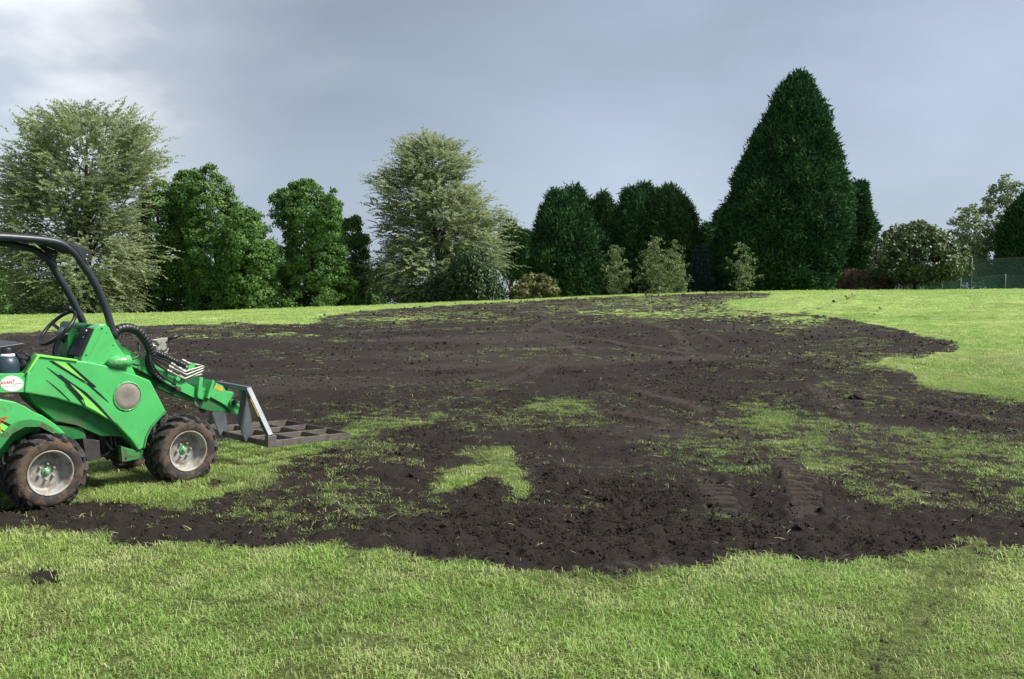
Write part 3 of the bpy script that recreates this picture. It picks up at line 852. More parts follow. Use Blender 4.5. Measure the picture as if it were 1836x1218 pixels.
class Env:
    """crown envelope: rows of (photo row, left, right) at a distance"""
    def __init__(s, rows, D):
        rows = sorted(rows, key=lambda r: -r[0])
        s.D = D
        s.z = np.array([at_depth(918, r[0], D)[2] for r in rows])
        xl = np.array([at_depth(r[1], r[0], D)[0] for r in rows]); xr = np.array([at_depth(r[2], r[0], D)[0] for r in rows])
        s.c = (xl + xr) / 2; s.r = np.maximum((xr - xl) / 2, 0.05)
        s.z0, s.z1 = s.z[0], s.z[-1]
        q = np.linspace(s.z0, s.z1, 200); rr = np.interp(q, s.z, s.r)
        s.q = q; s.cdf = np.cumsum(rr + 0.12 * rr.max()); s.cdf /= s.cdf[-1]
    def at(s, z): return np.interp(z, s.z, s.c), np.interp(z, s.z, s.r)
    def sample(s, n, u0, u1, pw=1.0, flat=0.9, seed=0, amp=0.28):
        z = np.interp(rng.random(n), s.cdf, s.q)
        c, r = s.at(z)
        a = rng.uniform(0, 2 * math.pi, n)
        u = u0 + (u1 - u0) * rng.random(n) ** pw
        lump = 1 + amp * (fbm(a * 2.2 + seed, z * 0.55, 3 + seed, 3) - 0.5) * 2
        # round off just under the tip so that the outward direction points up there
        dr = (np.interp(z + .3, s.z, s.r) - np.interp(z - .3, s.z, s.r)) / 0.6
        out = unit(np.stack([np.cos(a), np.sin(a) * flat, np.clip(-dr, -0.6, 1.6)], -1))
        P = np.stack([c + u * r * lump * np.cos(a), s.D + u * r * lump * np.sin(a) * flat, z], -1)
        return P, out, a, u

def crown_broad(env, n_cl, rc, per, ls, seed=0, droop=0.25, u0=0.45, tintspread=0.34, amp=0.5):
    C, O, a, u = env.sample(n_cl, u0, 1.0 - .22 * (rc[0] + rc[1]) / 2 / max(env.r.max(), .5), 0.6, seed=seed, amp=amp)
    rcs = np.minimum(rng.uniform(*rc, n_cl), .12 + .45 * np.interp(C[:, 2], env.z, env.r))
    k = np.repeat(np.arange(n_cl), per)
    d = unit(rng.normal(size=(len(k), 3)) + O[k] * 0.55 + np.array([0, 0, 0.45]))
    rad = rcs[k] * rng.random(len(k)) ** 0.35
    P = C[k] + d * rad[:, None] * np.array([1.1, 1.1, 0.75])
    Nn = unit(d + rng.normal(0, .45, P.shape))
    U = unit(np.cross(Nn, unit(rng.normal(size=P.shape)))) + np.array([0, 0, -droop]); U = unit(U)
    Nn = unit(Nn - U * np.sum(Nn * U, -1, keepdims=True))
    L = rng.uniform(*ls, len(k)); 
    ct = rng.uniform(0.5 - tintspread, 0.5 + tintspread, n_cl)
    tint = ct[k] + rng.normal(0, .16, len(k))
    return P, U, Nn, L, L * rng.uniform(.5, .75, len(k)), tint

def crown_conifer(env, n_sp, ls, bulge=1.9, shrink=.22, seed=0, up=0.55, per=6, u0=0.80, spread=0.6, fill=1800):
    n_sp = int(n_sp * 2.2); ls = (ls[0] * .45, ls[1] * .50); fill = int(fill * 1.3)
    C, O, a, u = env.sample(n_sp, u0, 1.0, 0.6, seed=seed, amp=.14)
    z = C[:, 2]
    big = fbm(a * 2.6 + seed, z * 0.7, 19 + seed, 4, 0.6)
    rloc = np.interp(C[:, 2], env.z, env.r)
    C = C + O * ((big - 0.5) * bulge * np.clip(rloc / 3.0, .15, 1) - shrink * np.clip(rloc, 0, 1))[:, None]
    D0 = unit(O * 0.75 + np.array([0, 0, up]) + rng.normal(0, .25, C.shape))
    k = np.repeat(np.arange(n_sp), per)
    U = unit(D0[k] + rng.normal(0, spread, (len(k), 3)))
    P = C[k] + rng.normal(0, .16, (len(k), 3))
    Nn = unit(np.cross(U, unit(rng.normal(size=U.shape))) + O[k] * 0.5)
    Nn = unit(Nn - U * np.sum(Nn * U, -1, keepdims=True))
    L = rng.uniform(*ls, len(k)); Wd = L * rng.uniform(.26, .48, len(k))
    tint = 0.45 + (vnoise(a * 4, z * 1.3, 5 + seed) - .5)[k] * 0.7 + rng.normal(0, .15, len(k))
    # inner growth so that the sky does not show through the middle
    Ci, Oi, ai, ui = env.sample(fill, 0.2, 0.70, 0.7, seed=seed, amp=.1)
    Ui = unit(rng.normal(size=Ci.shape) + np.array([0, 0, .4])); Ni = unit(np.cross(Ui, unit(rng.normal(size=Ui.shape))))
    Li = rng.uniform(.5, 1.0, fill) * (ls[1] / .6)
    P = np.concatenate([P, Ci]); U = np.concatenate([U, Ui]); Nn = np.concatenate([Nn, Ni]); L = np.concatenate([L, Li]); Wd = np.concatenate([Wd, Li * .5]); tint = np.concatenate([tint, rng.uniform(0.1, .4, fill)])  # inner leaves tinted darker, the crown's inner shade put into the colour
    return P, U, Nn, L, Wd, tint

def crown_feather(env, n_limb, per_limb, per_spray, ls, base, seed=0, rise=0.35):
    """fine leaflets on long flat sprays that arch out from the limbs"""
    T, O, a, u = env.sample(n_limb, 0.28, 0.90, 0.55, seed=seed, amp=.30)
    hb = np.clip((T[:, 2] - env.z0) / (env.z1 - env.z0), 0, 1)
    hd = np.linalg.norm(T[:, :2] - np.array(base[:2]), axis=1)
    root = np.stack([base[0] + (T[:, 0] - base[0]) * .25, base[1] + (T[:, 1] - base[1]) * .25, np.maximum(base[2] + 1.0, T[:, 2] - hd * rng.uniform(.2, .75, n_limb) * (0.3 + hb))], -1)
    out = np.stack([np.cos(a), np.sin(a), 0 * a], -1)
    k = np.repeat(np.arange(n_limb), per_limb)
    t = rng.uniform(.50, 1.06, len(k))
    B = root[k] + (T[k] - root[k]) * t[:, None] + rng.normal(0, .28, (len(k), 3)) * np.array([1, 1, .7])
    ld = unit(T[k] - root[k])
    up = (-0.12 + (rise + .75 * hb[k] ** 1.5))[:, None] * np.array([0, 0, 1.0])
    sd = unit(ld * .35 + out[k] * .75 + rng.normal(0, .38, B.shape) * np.array([1, 1, .6]) + up)
    Ls = rng.uniform(.6, 1.5, len(k))
    ka = np.repeat(np.arange(len(k)), per_spray)
    q = np.tile(np.linspace(.05, 1, per_spray), len(k)) + rng.normal(0, .03, len(ka))
    sag = -0.40 * q * q * Ls[ka] * rng.uniform(.2, 1.0, len(k))[ka]
    P = B[ka] + sd[ka] * (q * Ls[ka])[:, None] + np.stack([0 * sag, 0 * sag, sag], -1)
    hor = unit(np.cross(sd[ka], np.array([0, 0, 1.0])))
    sgn = np.where(np.arange(len(ka)) % 2 == 0, 1.0, -1.0)[:, None]
    U = unit(sd[ka] * .8 + hor * sgn * .7 + rng.normal(0, .3, P.shape) + np.array([0, 0, -.05]))
    Nn = unit(np.array([0, -.15, 1.0]) + rng.normal(0, .55, P.shape)); Nn = unit(Nn - U * np.sum(Nn * U, -1, keepdims=True))
    L = rng.uniform(*ls, len(ka)) * (1.2 - .5 * np.clip(q, 0, 1))
    tint = 0.42 + rng.normal(0, .10, n_limb)[k][ka] + rng.normal(0, .12, len(k))[ka] + rng.normal(0, .12, len(ka)) + .12 * q
    return (P, U, Nn, L, L * rng.uniform(.36, .52, len(ka)), tint), root, T

def crown_weep(env, n, per, ls, seed=0):
    C, O, a, u = env.sample(n, 0.80, 1.0, 0.6, seed=seed)
    C = C + O * ((fbm(a * 3, C[:, 2] * 1.2, 41 + seed, 3) - .5) * 0.7)[:, None]
    k = np.repeat(np.arange(n), per)
    q = rng.random(len(k))
    P = C[k] + np.stack([rng.normal(0, .10, len(k)), rng.normal(0, .10, len(k)), -q * .9], -1)
    P[:, 2] = np.maximum(P[:, 2], env.z0 - .1)
    U = unit(O[k] * .35 + np.array([0, 0, -1.0]) + rng.normal(0, .35, P.shape))
    Nn = unit(O[k] + np.array([0, 0, .5]) + rng.normal(0, .45, P.shape)); Nn = unit(Nn - U * np.sum(Nn * U, -1, keepdims=True))
    L = rng.uniform(*ls, len(k)); tint = .45 + rng.normal(0, .2, n)[k] + rng.normal(0, .12, len(k))
    return P, U, Nn, L, L * rng.uniform(.45, .65, len(k)), tint

def limbs(base, tips, n, r0, top):
    """trunk leaning to the top plus tapered limbs to some of the crown points"""
    b = np.array(base, float); t = np.array(top, float)
    q = np.linspace(0, 1, 9)[:, None]
    tr = b + (t - b) * q + np.stack([np.sin(q[:, 0] * 5) * .12, np.cos(q[:, 0] * 4) * .12 - .12, 0 * q[:, 0]], -1)
    out = [tube_np(tr, r0 * (1.08 - q[:, 0] * .95), 9)]
    H = t[2] - b[2]
    for i in rng.choice(len(tips), min(n, len(tips)), replace=False):
        e = tips[i]
        h = np.clip((e[2] - b[2]) * rng.uniform(.45, .75), .16 * H, .9 * H) / H
        s = b + (t - b) * h
        m = (s + e) / 2 + np.array([0, 0, -.12 * np.linalg.norm(e - s)])
        w = np.linspace(0, 1, 6)[:, None]
        pts = s * (1 - w) ** 2 + 2 * m * w * (1 - w) + e * w ** 2
        out.append(tube_np(pts, r0 * .34 * (1.05 - h * .6) * (1.02 - w[:, 0] * .9), 5, False))
    return out

def tree(name, label, cat, kind, mat, D, rows_, group=None, trunk_px=None, trunk_r=0.22, nl=14, **kw):
    lobes = rows_ if isinstance(rows_[0], list) else [rows_]
    rows = lobes[0]
    envs = [Env(r, D + 1.2 * i * (1 if i % 2 else -1)) for i, r in enumerate(lobes)]
    env = envs[0]
    wts = np.array([e.r.mean() * (e.z1 - e.z0) for e in envs]); wts = wts / wts.sum()
    def many(fn, key, **kw):
        out = []
        for e, w in zip(envs, wts):
            k2 = dict(kw); k2[key] = max(20, int(kw[key] * w))
            if 'fill' in kw: k2['fill'] = int(kw['fill'] * w)
            out.append(fn(e, **k2))
        return [np.concatenate(c) for c in zip(*out)]
    tx = trunk_px if trunk_px is not None else (rows[-1][1] + rows[-1][2]) / 2
    X = at_depth(tx, 540, D)[0]; Z = float(gz(X, D))
    base = (X, D, Z - 0.25)
    root = empty(name, (X, D, Z), label=label, category=cat)
    if group: root['group'] = group
    Fc, Fz = np.interp(env.z1 - .08 * (env.z1 - env.z0), env.z, env.c), env.z1 - .08 * (env.z1 - env.z0)
    top = (Fc, D, Fz)
    if kind == 'feather':
        lv, rt, tp = crown_feather(env, base=base, **kw)
        tips = rt + (tp - rt) * .8
    elif kind == 'broad': lv = many(crown_broad, 'n_cl', **kw); tips = lv[0][::97]
    elif kind == 'conifer': lv = many(crown_conifer, 'n_sp', **dict({'fill': 1800}, **kw)); tips = lv[0][::97]
    else: lv = many(crown_weep, 'n', **kw); tips = lv[0][::97]
    off = np.array([X, D, Z])
    lv = list(lv)
    gzv = gz(lv[0][:, 0], lv[0][:, 1])
    keep = lv[0][:, 2] > gzv + 0.02
    lv = [q[keep] for q in lv]
    lv[0] = lv[0] - off
    cr = link('crown', leaf_mesh(name + '_crown', *lv, tri=(kind == 'conifer')), ML[mat], root)
    tb = limbs(base, tips, nl, trunk_r, top)
    tb = [(v - off, f, c) for v, f, c in tb]
    link('trunk', tubes_mesh(name + '_trunk', tb), M['bark'], root)
    return root

def build_trees():
    G1 = 'broadleaf trees along the back of the field'
    tree('feathery_tree', 'tall feathery silver-green tree with a dark trunk behind the green loader', 'tree', 'feather', 'silver', 60,
         [(205, 130, 170), (212, 85, 235), (225, 40, 290), (255, 15, 300), (290, 0, 302), (320, -10, 285), (360, -25, 262), (400, -40, 262), (430, -35, 285), (460, -30, 292), (485, -20, 280), (520, 0, 268), (545, 30, 250), (558, 70, 220)],
         trunk_px=150, trunk_r=.30, nl=40, n_limb=800, per_limb=10, per_spray=22, ls=(.14, .25), seed=1, rise=.05)
    tree('feathery_tree', 'silver-green feathery tree with spiky top behind the weeping shrub', 'tree', 'feather', 'silver', 65,
         [(246, 757, 771), (256, 736, 794), (272, 716, 820), (290, 700, 840), (300, 685, 840), (325, 675, 835), (345, 665, 872), (375, 668, 915), (400, 676, 930), (430, 685, 924), (455, 662, 914), (480, 642, 900), (505, 650, 870), (530, 690, 860), (545, 715, 850)],
         trunk_px=790, trunk_r=.26, nl=34, n_limb=660, per_limb=10, per_spray=22, ls=(.14, .25), seed=2, rise=.02)
    tree('broadleaf_tree', 'dark green pointed tree half hidden behind the feathery silver tree', 'tree', 'broad', 'green', 64,
         [(325, 280, 292), (345, 262, 312), (380, 245, 328), (420, 235, 340), (470, 228, 345), (520, 226, 345), (550, 235, 340), (563, 245, 335)], G1, 288, .25,
         n_cl=460, rc=(.20, .66), per=84, ls=(.11, .23), seed=3)
    tree('broadleaf_tree', 'broad twin-topped green tree between the two feathery trees', 'tree', 'broad', 'green', 63,
         [[(294, 362, 374), (305, 350, 386), (325, 342, 398), (355, 335, 416), (400, 325, 440), (450, 320, 460), (515, 328, 470), (545, 335, 470), (560, 345, 460)],
          [(308, 328, 340), (322, 316, 352), (350, 310, 358), (400, 308, 365), (450, 312, 370)], [(372, 425, 448), (392, 415, 466), (425, 408, 484), (470, 405, 494), (515, 405, 496), (558, 415, 488)]], G1, 400, .30,
         n_cl=950, rc=(.20, .66), per=84, ls=(.11, .23), seed=4)
    tree('broadleaf_tree', 'knobbly green tree with ragged top left of the spiky feathery tree', 'tree', 'broad', 'green', 63,
         [[(325, 530, 556), (340, 522, 574), (365, 514, 590), (420, 506, 612), (470, 500, 630), (515, 500, 640), (540, 505, 636), (552, 512, 628)],
          [(342, 502, 520), (356, 490, 530), (385, 486, 538), (412, 496, 540)], [(342, 588, 600), (358, 578, 606), (390, 572, 608), (425, 575, 606)], [(390, 622, 640), (410, 608, 652), (450, 595, 660), (500, 592, 660), (548, 600, 645)]], G1, 570, .28,
         n_cl=800, rc=(.20, .64), per=84, ls=(.11, .23), seed=5)
    tree('weeping_shrub', 'dark glossy weeping shrub with two humps at the field edge', 'shrub', 'weep', 'weep', 56.5,
         [[(442, 830, 850), (450, 815, 868), (468, 806, 888), (490, 806, 900), (515, 808, 905), (545, 812, 903)], [(484, 790, 806), (495, 772, 825), (512, 762, 835), (530, 756, 838), (545, 755, 838)]], None, 850, .14, 8, n=1000, per=26, ls=(.12, .24), seed=6)
    tree('variegated_bush', 'low olive and cream mottled bush beside the weeping shrub', 'bush', 'broad', 'varieg', 57,
         [(497, 950, 975), (503, 938, 990), (512, 918, 998), (525, 912, 1000), (540, 910, 998)], None, 955, .10, 6, n_cl=130, rc=(.22, .42), per=46, ls=(.12, .24), seed=7)
    G2 = 'dense dark conifers behind the field'
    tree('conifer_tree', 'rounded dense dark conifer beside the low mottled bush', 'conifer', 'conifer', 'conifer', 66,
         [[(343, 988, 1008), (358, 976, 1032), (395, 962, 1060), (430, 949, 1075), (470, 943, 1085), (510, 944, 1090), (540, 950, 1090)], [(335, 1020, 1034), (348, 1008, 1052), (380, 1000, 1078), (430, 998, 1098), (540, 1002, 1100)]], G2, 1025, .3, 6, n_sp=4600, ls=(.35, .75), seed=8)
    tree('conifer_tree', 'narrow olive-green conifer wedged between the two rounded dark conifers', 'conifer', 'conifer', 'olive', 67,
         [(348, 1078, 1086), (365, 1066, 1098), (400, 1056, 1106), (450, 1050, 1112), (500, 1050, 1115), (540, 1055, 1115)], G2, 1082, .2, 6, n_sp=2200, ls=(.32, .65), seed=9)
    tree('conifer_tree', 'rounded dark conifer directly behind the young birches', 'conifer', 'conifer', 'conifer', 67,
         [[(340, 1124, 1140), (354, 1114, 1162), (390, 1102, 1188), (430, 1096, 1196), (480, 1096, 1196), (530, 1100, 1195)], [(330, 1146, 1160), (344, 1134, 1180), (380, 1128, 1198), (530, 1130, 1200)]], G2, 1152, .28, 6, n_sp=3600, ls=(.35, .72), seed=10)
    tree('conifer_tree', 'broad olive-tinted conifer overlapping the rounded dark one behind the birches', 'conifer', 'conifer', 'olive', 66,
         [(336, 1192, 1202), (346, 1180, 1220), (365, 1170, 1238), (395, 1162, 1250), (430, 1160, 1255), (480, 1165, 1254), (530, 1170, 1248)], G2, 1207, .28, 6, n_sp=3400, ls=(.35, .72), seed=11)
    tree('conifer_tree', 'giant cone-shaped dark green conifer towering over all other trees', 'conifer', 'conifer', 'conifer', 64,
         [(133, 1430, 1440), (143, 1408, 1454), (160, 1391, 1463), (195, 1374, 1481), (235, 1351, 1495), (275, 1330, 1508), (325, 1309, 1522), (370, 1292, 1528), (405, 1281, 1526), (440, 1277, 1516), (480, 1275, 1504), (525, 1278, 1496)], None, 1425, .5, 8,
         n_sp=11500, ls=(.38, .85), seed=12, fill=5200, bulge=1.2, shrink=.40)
    tree('conifer_tree', 'layered dark conifer between the giant conifer and the flowering shrub', 'conifer', 'conifer', 'conifer', 69,
         [(330, 1538, 1550), (350, 1522, 1555), (385, 1505, 1562), (410, 1500, 1568), (440, 1498, 1566), (470, 1500, 1558), (490, 1502, 1550), (525, 1505, 1535)], G2, 1525, .2, 6, n_sp=2800, ls=(.40, .85), seed=14, up=.25)
    tree('conifer_tree', 'dark conifer standing behind the tennis netting beside the pale green tree', 'conifer', 'conifer', 'conifer', 82,
         [(330, 1858, 1880), (345, 1838, 1900), (375, 1815, 1930), (410, 1800, 1950), (450, 1795, 1960), (500, 1795, 1960), (530, 1800, 1955)], G2, 1875, .3, 6, n_sp=4200, ls=(.38, .8), seed=15)
    tree('blue_spruce', 'small blue-grey spruce in the gap beside the giant conifer', 'spruce', 'conifer', 'blue', 63,
         [(446, 1252, 1258), (470, 1246, 1268), (495, 1238, 1278), (525, 1232, 1284)], None, 1255, .1, 5, n_sp=700, ls=(.25, .5), seed=16, up=.0, fill=300)
    G3 = 'young birches along the field edge'
    tree('young_birch', 'slender pale young birch in front of the olive conifer', 'birch', 'broad', 'birch', 56,
         [(440, 1096, 1104), (455, 1088, 1118), (480, 1082, 1126), (505, 1084, 1128), (530, 1090, 1125)], G3, 1107, .05, 14, n_cl=240, rc=(.10, .26), per=11, ls=(.06, .13), seed=17, u0=.1, amp=1.1)
    tree('young_birch', 'tall young birch, left of the bushy pair before the conifers', 'birch', 'broad', 'birch', 56,
         [(424, 1170, 1178), (440, 1158, 1190), (465, 1150, 1202), (490, 1148, 1208), (515, 1152, 1205), (528, 1160, 1200)], G3, 1178, .06, 16, n_cl=330, rc=(.10, .26), per=11, ls=(.06, .13), seed=18, u0=.1, amp=1.1)
    tree('young_birch', 'shorter young birch crowding the tall one on its right', 'birch', 'broad', 'birch', 56.8,
         [(432, 1204, 1212), (450, 1195, 1225), (480, 1188, 1234), (505, 1188, 1238), (527, 1192, 1232)], G3, 1212, .05, 14, n_cl=280, rc=(.10, .26), per=11, ls=(.06, .13), seed=19, u0=.1, amp=1.1)
    tree('young_birch', 'smallest young birch standing alone before the giant conifer', 'birch', 'broad', 'birch', 56,
         [(436, 1324, 1334), (450, 1314, 1350), (475, 1308, 1358), (500, 1308, 1358), (522, 1320, 1346)], G3, 1333, .04, 14, n_cl=130, rc=(.10, .24), per=10, ls=(.06, .13), seed=20, u0=.1, amp=1.1)
    mg = tree('flowering_shrub', 'rounded bronze-green shrub with cream flowers and forked trunk', 'shrub', 'broad', 'magnolia', 58,
         [(402, 1635, 1652), (412, 1600, 1672), (425, 1582, 1705), (440, 1570, 1722), (460, 1562, 1732), (480, 1566, 1730), (496, 1590, 1715), (506, 1606, 1690)], None, 1638, .11, 22, n_cl=420, rc=(.24, .46), per=40, ls=(.14, .26), seed=21, u0=.35)
    # cream flowers in the flowering shrub
    env = Env([(402, 1635, 1652), (412, 1600, 1672), (425, 1582, 1705), (440, 1570, 1722), (460, 1562, 1732), (480, 1566, 1730), (496, 1590, 1715)], 58)
    P, O, a, u = env.sample(150, .9, 1.04, 1)
    k = np.repeat(np.arange(150), 5)
    U = unit(rng.normal(size=(750, 3)) + O[k]); Nn = unit(np.cross(U, unit(rng.normal(size=U.shape))))
    link('flowers', leaf_mesh('flowers', P[k] - np.array(mg.location), U, Nn, rng.uniform(.06, .15, 750), rng.uniform(.05, .10, 750), rng.random(750)), ML['petal'], mg, kind='stuff')
    tree('pale_tree', 'airy pale green tree with ragged tops beyond the tennis netting', 'tree', 'broad', 'pale', 86,
         [(313, 1800, 1816), (330, 1785, 1830), (350, 1772, 1835), (380, 1758, 1840), (420, 1745, 1840), (460, 1735, 1840), (500, 1735, 1840)], None, 1790, .16, 20, n_cl=250, rc=(.3, .6), per=34, ls=(.18, .32), seed=22, u0=.25)
    tree('pale_tree', 'lower pale green tree just behind the flowering shrub', 'tree', 'broad', 'pale', 84,
         [(364, 1730, 1742), (378, 1720, 1752), (400, 1708, 1760), (430, 1704, 1765), (470, 1702, 1768), (505, 1704, 1768)], None, 1738, .12, 18, n_cl=130, rc=(.3, .55), per=34, ls=(.18, .32), seed=23, u0=.25)
    tree('background_pine', 'dark distant pine with bare lower stems beside the weeping shrub', 'pine', 'conifer', 'conifer', 98,
         [(398, 905, 918), (412, 895, 935), (430, 888, 950), (455, 888, 955), (480, 892, 955), (500, 900, 950)], 'distant pines', 915, .3, 16, n_sp=1300, ls=(.5, 1.0), seed=24, u0=.4, fill=260)
    tree('background_pine', 'distant pine peeping out left of the rounded dark conifer', 'pine', 'conifer', 'olive', 99,
         [(416, 938, 950), (430, 928, 965), (455, 925, 972), (485, 925, 975), (505, 930, 970)], 'distant pines', 948, .28, 16, n_sp=900, ls=(.5, 1.0), seed=25, u0=.4, fill=200)
    tree('background_pine', 'thin dark pine in the gap before the giant conifer', 'pine', 'conifer', 'conifer', 88,
         [(400, 1262, 1270), (425, 1254, 1280), (460, 1248, 1285), (520, 1245, 1288)], 'distant pines', 1266, .2, 10, n_sp=700, ls=(.4, .8), seed=26, u0=.5, fill=200)
    GB = 'dark undergrowth at the field edge'
    for px, w, top, D, sd, lab in [(20, 60, 490, 70, 31, 'dark green undergrowth below the left feathery tree near the loader roof'), (110, 70, 515, 71, 32, 'dark undergrowth behind the trunk of the feathery tree'), (210, 60, 510, 71, 33, 'dark undergrowth behind the steering wheel and loader roof posts'),
                           (330, 70, 465, 70, 34, 'dark undergrowth filling in below the twin-topped tree'), (480, 60, 445, 70, 35, 'dark undergrowth between the twin-topped and knobbly trees'), (-60, 70, 470, 69, 36, 'dark green tree growing behind the loader roof'),
                           (645, 40, 480, 72, 37, 'dark bush between the knobbly tree and the spiky feathery tree'), (575, 60, 450, 71, 38, 'dark bush directly behind the knobbly green tree'), (410, 60, 440, 71, 39, 'dark bush directly behind the broad twin-topped tree')]:
        tree('undergrowth_bush', lab, 'bush', 'broad', 'green', D, [(top, px - w * .3, px + w * .3), (top + 15, px - w * .7, px + w * .7), (top + 35, px - w, px + w), (575, px - w, px + w)], GB, px, .1, 5, n_cl=110, rc=(.4, .8), per=46, ls=(.22, .38), seed=sd)
    for px, w, top, D, sd, lab in [(1670, 45, 482, 90, 41, 'dark shrub seen through the netting beside the flowering shrub'), (1745, 50, 470, 91, 42, 'dark shrub seen through the netting around the tall post'), (1815, 55, 466, 90, 43, 'dark shrub seen through the netting below the dark conifer'), (1540, 40, 478, 86, 44, 'dark shrub behind the netting next to the red-tipped hedge')]:
        tree('screen_shrub', lab, 'shrub', 'broad', 'green', D, [(top, px - w * .3, px + w * .3), (top + 12, px - w * .8, px + w * .8), (535, px - w, px + w)], 'shrubs behind the netting', px, .08, 5, n_cl=90, rc=(.4, .7), per=36, ls=(.22, .38), seed=sd)
    hg = tree('hedge', 'low hedge with red young leaf tips beside the giant conifer', 'hedge', 'broad', 'red', 60,
         [(487, 1525, 1560), (490, 1515, 1585), (500, 1512, 1592), (522, 1512, 1595)], None, 1552, .06, 20, n_cl=130, rc=(.18, .3), per=34, ls=(.10, .18), seed=51)
    tw = empty('bare_hedge', (at_depth(1605, 520, 60)[0], 60, float(gz(at_depth(1605, 520, 60)[0], 60))), label='grey leafless twiggy hedge below the flowering shrub', category='hedge')
    tb = []
    for i in range(170):
        x = rng.uniform(-1.3, 1.2); y = rng.uniform(-.3, .3); h = rng.uniform(.55, 1.0)
        d = rng.normal(0, .16, 2)
        tb.append(tube_np([(x, y, -.2), (x + d[0] * .5, y + d[1] * .5, h * .5), (x + d[0], y + d[1], h)], [.018, .012, .006], 4, False))
    link('twigs', tubes_mesh('twigs', tb), M['twig'], tw, kind='stuff')
build_trees()

# ------------------------------------------------------------------ netting fences
def fence(name, label, D, posts, y_top, rails):
    x0 = at_depth(posts[0], 500, D)[0]
    zb = float(gz(x0, D))
    root = empty(name, (x0, D, zb), label=label, category='fence', group='netting fences')
    off = np.array([x0, D, zb])
    xs = [at_depth(p, 500, D)[0] for p in posts]
    zt = [at_depth(p, y, D)[2] for p, y in zip(posts, y_top)]
    for x, z in zip(xs, zt):
        link('post', tubes_mesh('post', [tube_np(np.array([(x, D, float(gz(x, D)) - .2), (x, D, z * .5 + .3), (x, D, z + .04)]) - off, .028, 8)]), M['post'], root)
    for f in rails:
        tb = []
        for i in range(len(xs) - 1):
            a = np.array((xs[i], D - .045, float(gz(xs[i], D)) * (1 - f) + zt[i] * f)); b = np.array((xs[i + 1], D - .045, float(gz(xs[i + 1], D)) * (1 - f) + zt[i + 1] * f))
            link('wire', tubes_mesh('wire', [tube_np(np.array([a, (a + b) / 2 - np.array([0, 0, .02]), b]) - off, .007, 5)]), M['grease'], root)
    for i in range(len(xs) - 1):
        a, b = xs[i], xs[i + 1]; n = 12
        q = np.linspace(0, 1, n)
        X = a + (b - a) * q; Zt = zt[i] + (zt[i + 1] - zt[i]) * q - .03 * np.sin(q * math.pi); Zb = gz(X, np.full(n, D)) + .05
        Yb = D + .05 + .05 * np.sin(q * math.pi * 3)
        V = np.concatenate([np.stack([X, Yb, Zb], -1), np.stack([X, np.full(n, D + .04), Zt], -1)]) - off
        F = [(k, k + 1, n + k + 1, n + k) for k in range(n - 1)]
        link('netting', mesh_np('netting', V, np.array(F), True), M['net'], root)
fence('netting_fence', 'tall green netting fence with slim posts behind the flowering shrub', 76, [1400, 1514, 1628, 1742, 1856, 1970], [470, 470, 466, 463.5, 462, 461], [1.0])
fence('netting_fence', 'lower green netting fence with a rail before the taller one', 70, [1690, 1723, 1803, 1890, 1980], [500, 499, 493, 495, 495], [1.0])

# ------------------------------------------------------------------ compact loader
# machine frame: x forward, y to its left (away from the camera), z up.  Y = 0 is the outer face of the right-hand wheels, Y = 1 of the left-hand ones.
TH = math.radians(48.5)
FW0 = Vector((math.cos(TH), math.sin(TH), 0))
def ray_plane(px, py, P0, n):
    d = pray(px, py); c = Vector((0, 0, CAMH))
    return c + d * ((P0 - c).dot(n) / d.dot(n))
D_REAR = 6.95
PR = Vector((0, 0, CAMH)) + pray(90.5, 848.5) * D_REAR
NRM = Vector((-FW0.y, FW0.x, 0))
PF = ray_plane(337.2, 809.0, PR, NRM)
AX = (PF - PR).normalized()
AY = NRM.copy()
AY = (AY + Vector((0, 0, 0.02)))
AY = (AY - AX * AY.dot(AX)).normalized()
AZ = AX.cross(AY).normalized()
WB = (PF - PR).length
RT = 0.290                                         # tyre radius
ORG = PR + AX * (WB / 2) + AY * 0.5 - AZ * (RT - 0.02)   # middle of the machine, on the ground
MW = Matrix.Translation(ORG) @ Matrix((AX, AY, AZ)).transposed().to_4x4()
MWI = MW.inverted()
print('wheelbase', WB, 'origin', ORG, 'ground rear', float(gz(PR.x, PR.y)), PR.z - RT + .02, 'ground front', float(gz(PF.x, PF.y)), PF.z - RT + .02)

def Lc(px, py, Y):
    """machine coordinates of a photo pixel lying in the upright plane Y"""
    P0 = MW @ Vector((0, Y - 0.5, 0))
    return MWI @ ray_plane(px, py, P0, AY)

def poly_mesh(name, pts2, y0, y1, bevel=0.0, smooth_seg=2):
    """prism of an (x, z) outline between two machine planes"""
    bm = bmesh.new()
    a = [bm.verts.new((x, y0, z)) for x, z in pts2]
    b = [bm.verts.new((x, y1, z)) for x, z in pts2]
    bm.faces.new(a); bm.faces.new(b[::-1])
    n = len(a)
    for i in range(n):
        bm.faces.new((a[(i + 1) % n], a[i], b[i], b[(i + 1) % n]))
    bmesh.ops.recalc_face_normals(bm, faces=bm.faces[:])
    if bevel:
        bmesh.ops.bevel(bm, geom=bm.edges[:], offset=bevel, segments=smooth_seg, profile=0.5, affect='EDGES', clamp_overlap=True)
    me = bpy.data.meshes.new(name); bm.to_mesh(me); bm.free()
    for p in me.polygons: p.use_smooth = False
    return me

def outline(px_pts, Yref):
    return [(v.x, v.z) for v in (Lc(x, y, Yref) for x, y in px_pts)]

def prism(name, px_pts, Y0, Y1, mat, parent, bevel=0.006, Yref=None, **props):
    me = poly_mesh(name, outline(px_pts, Y0 if Yref is None else Yref), Y0 - .5, Y1 - .5, bevel)
    return link(name, me, M[mat], parent, **props)

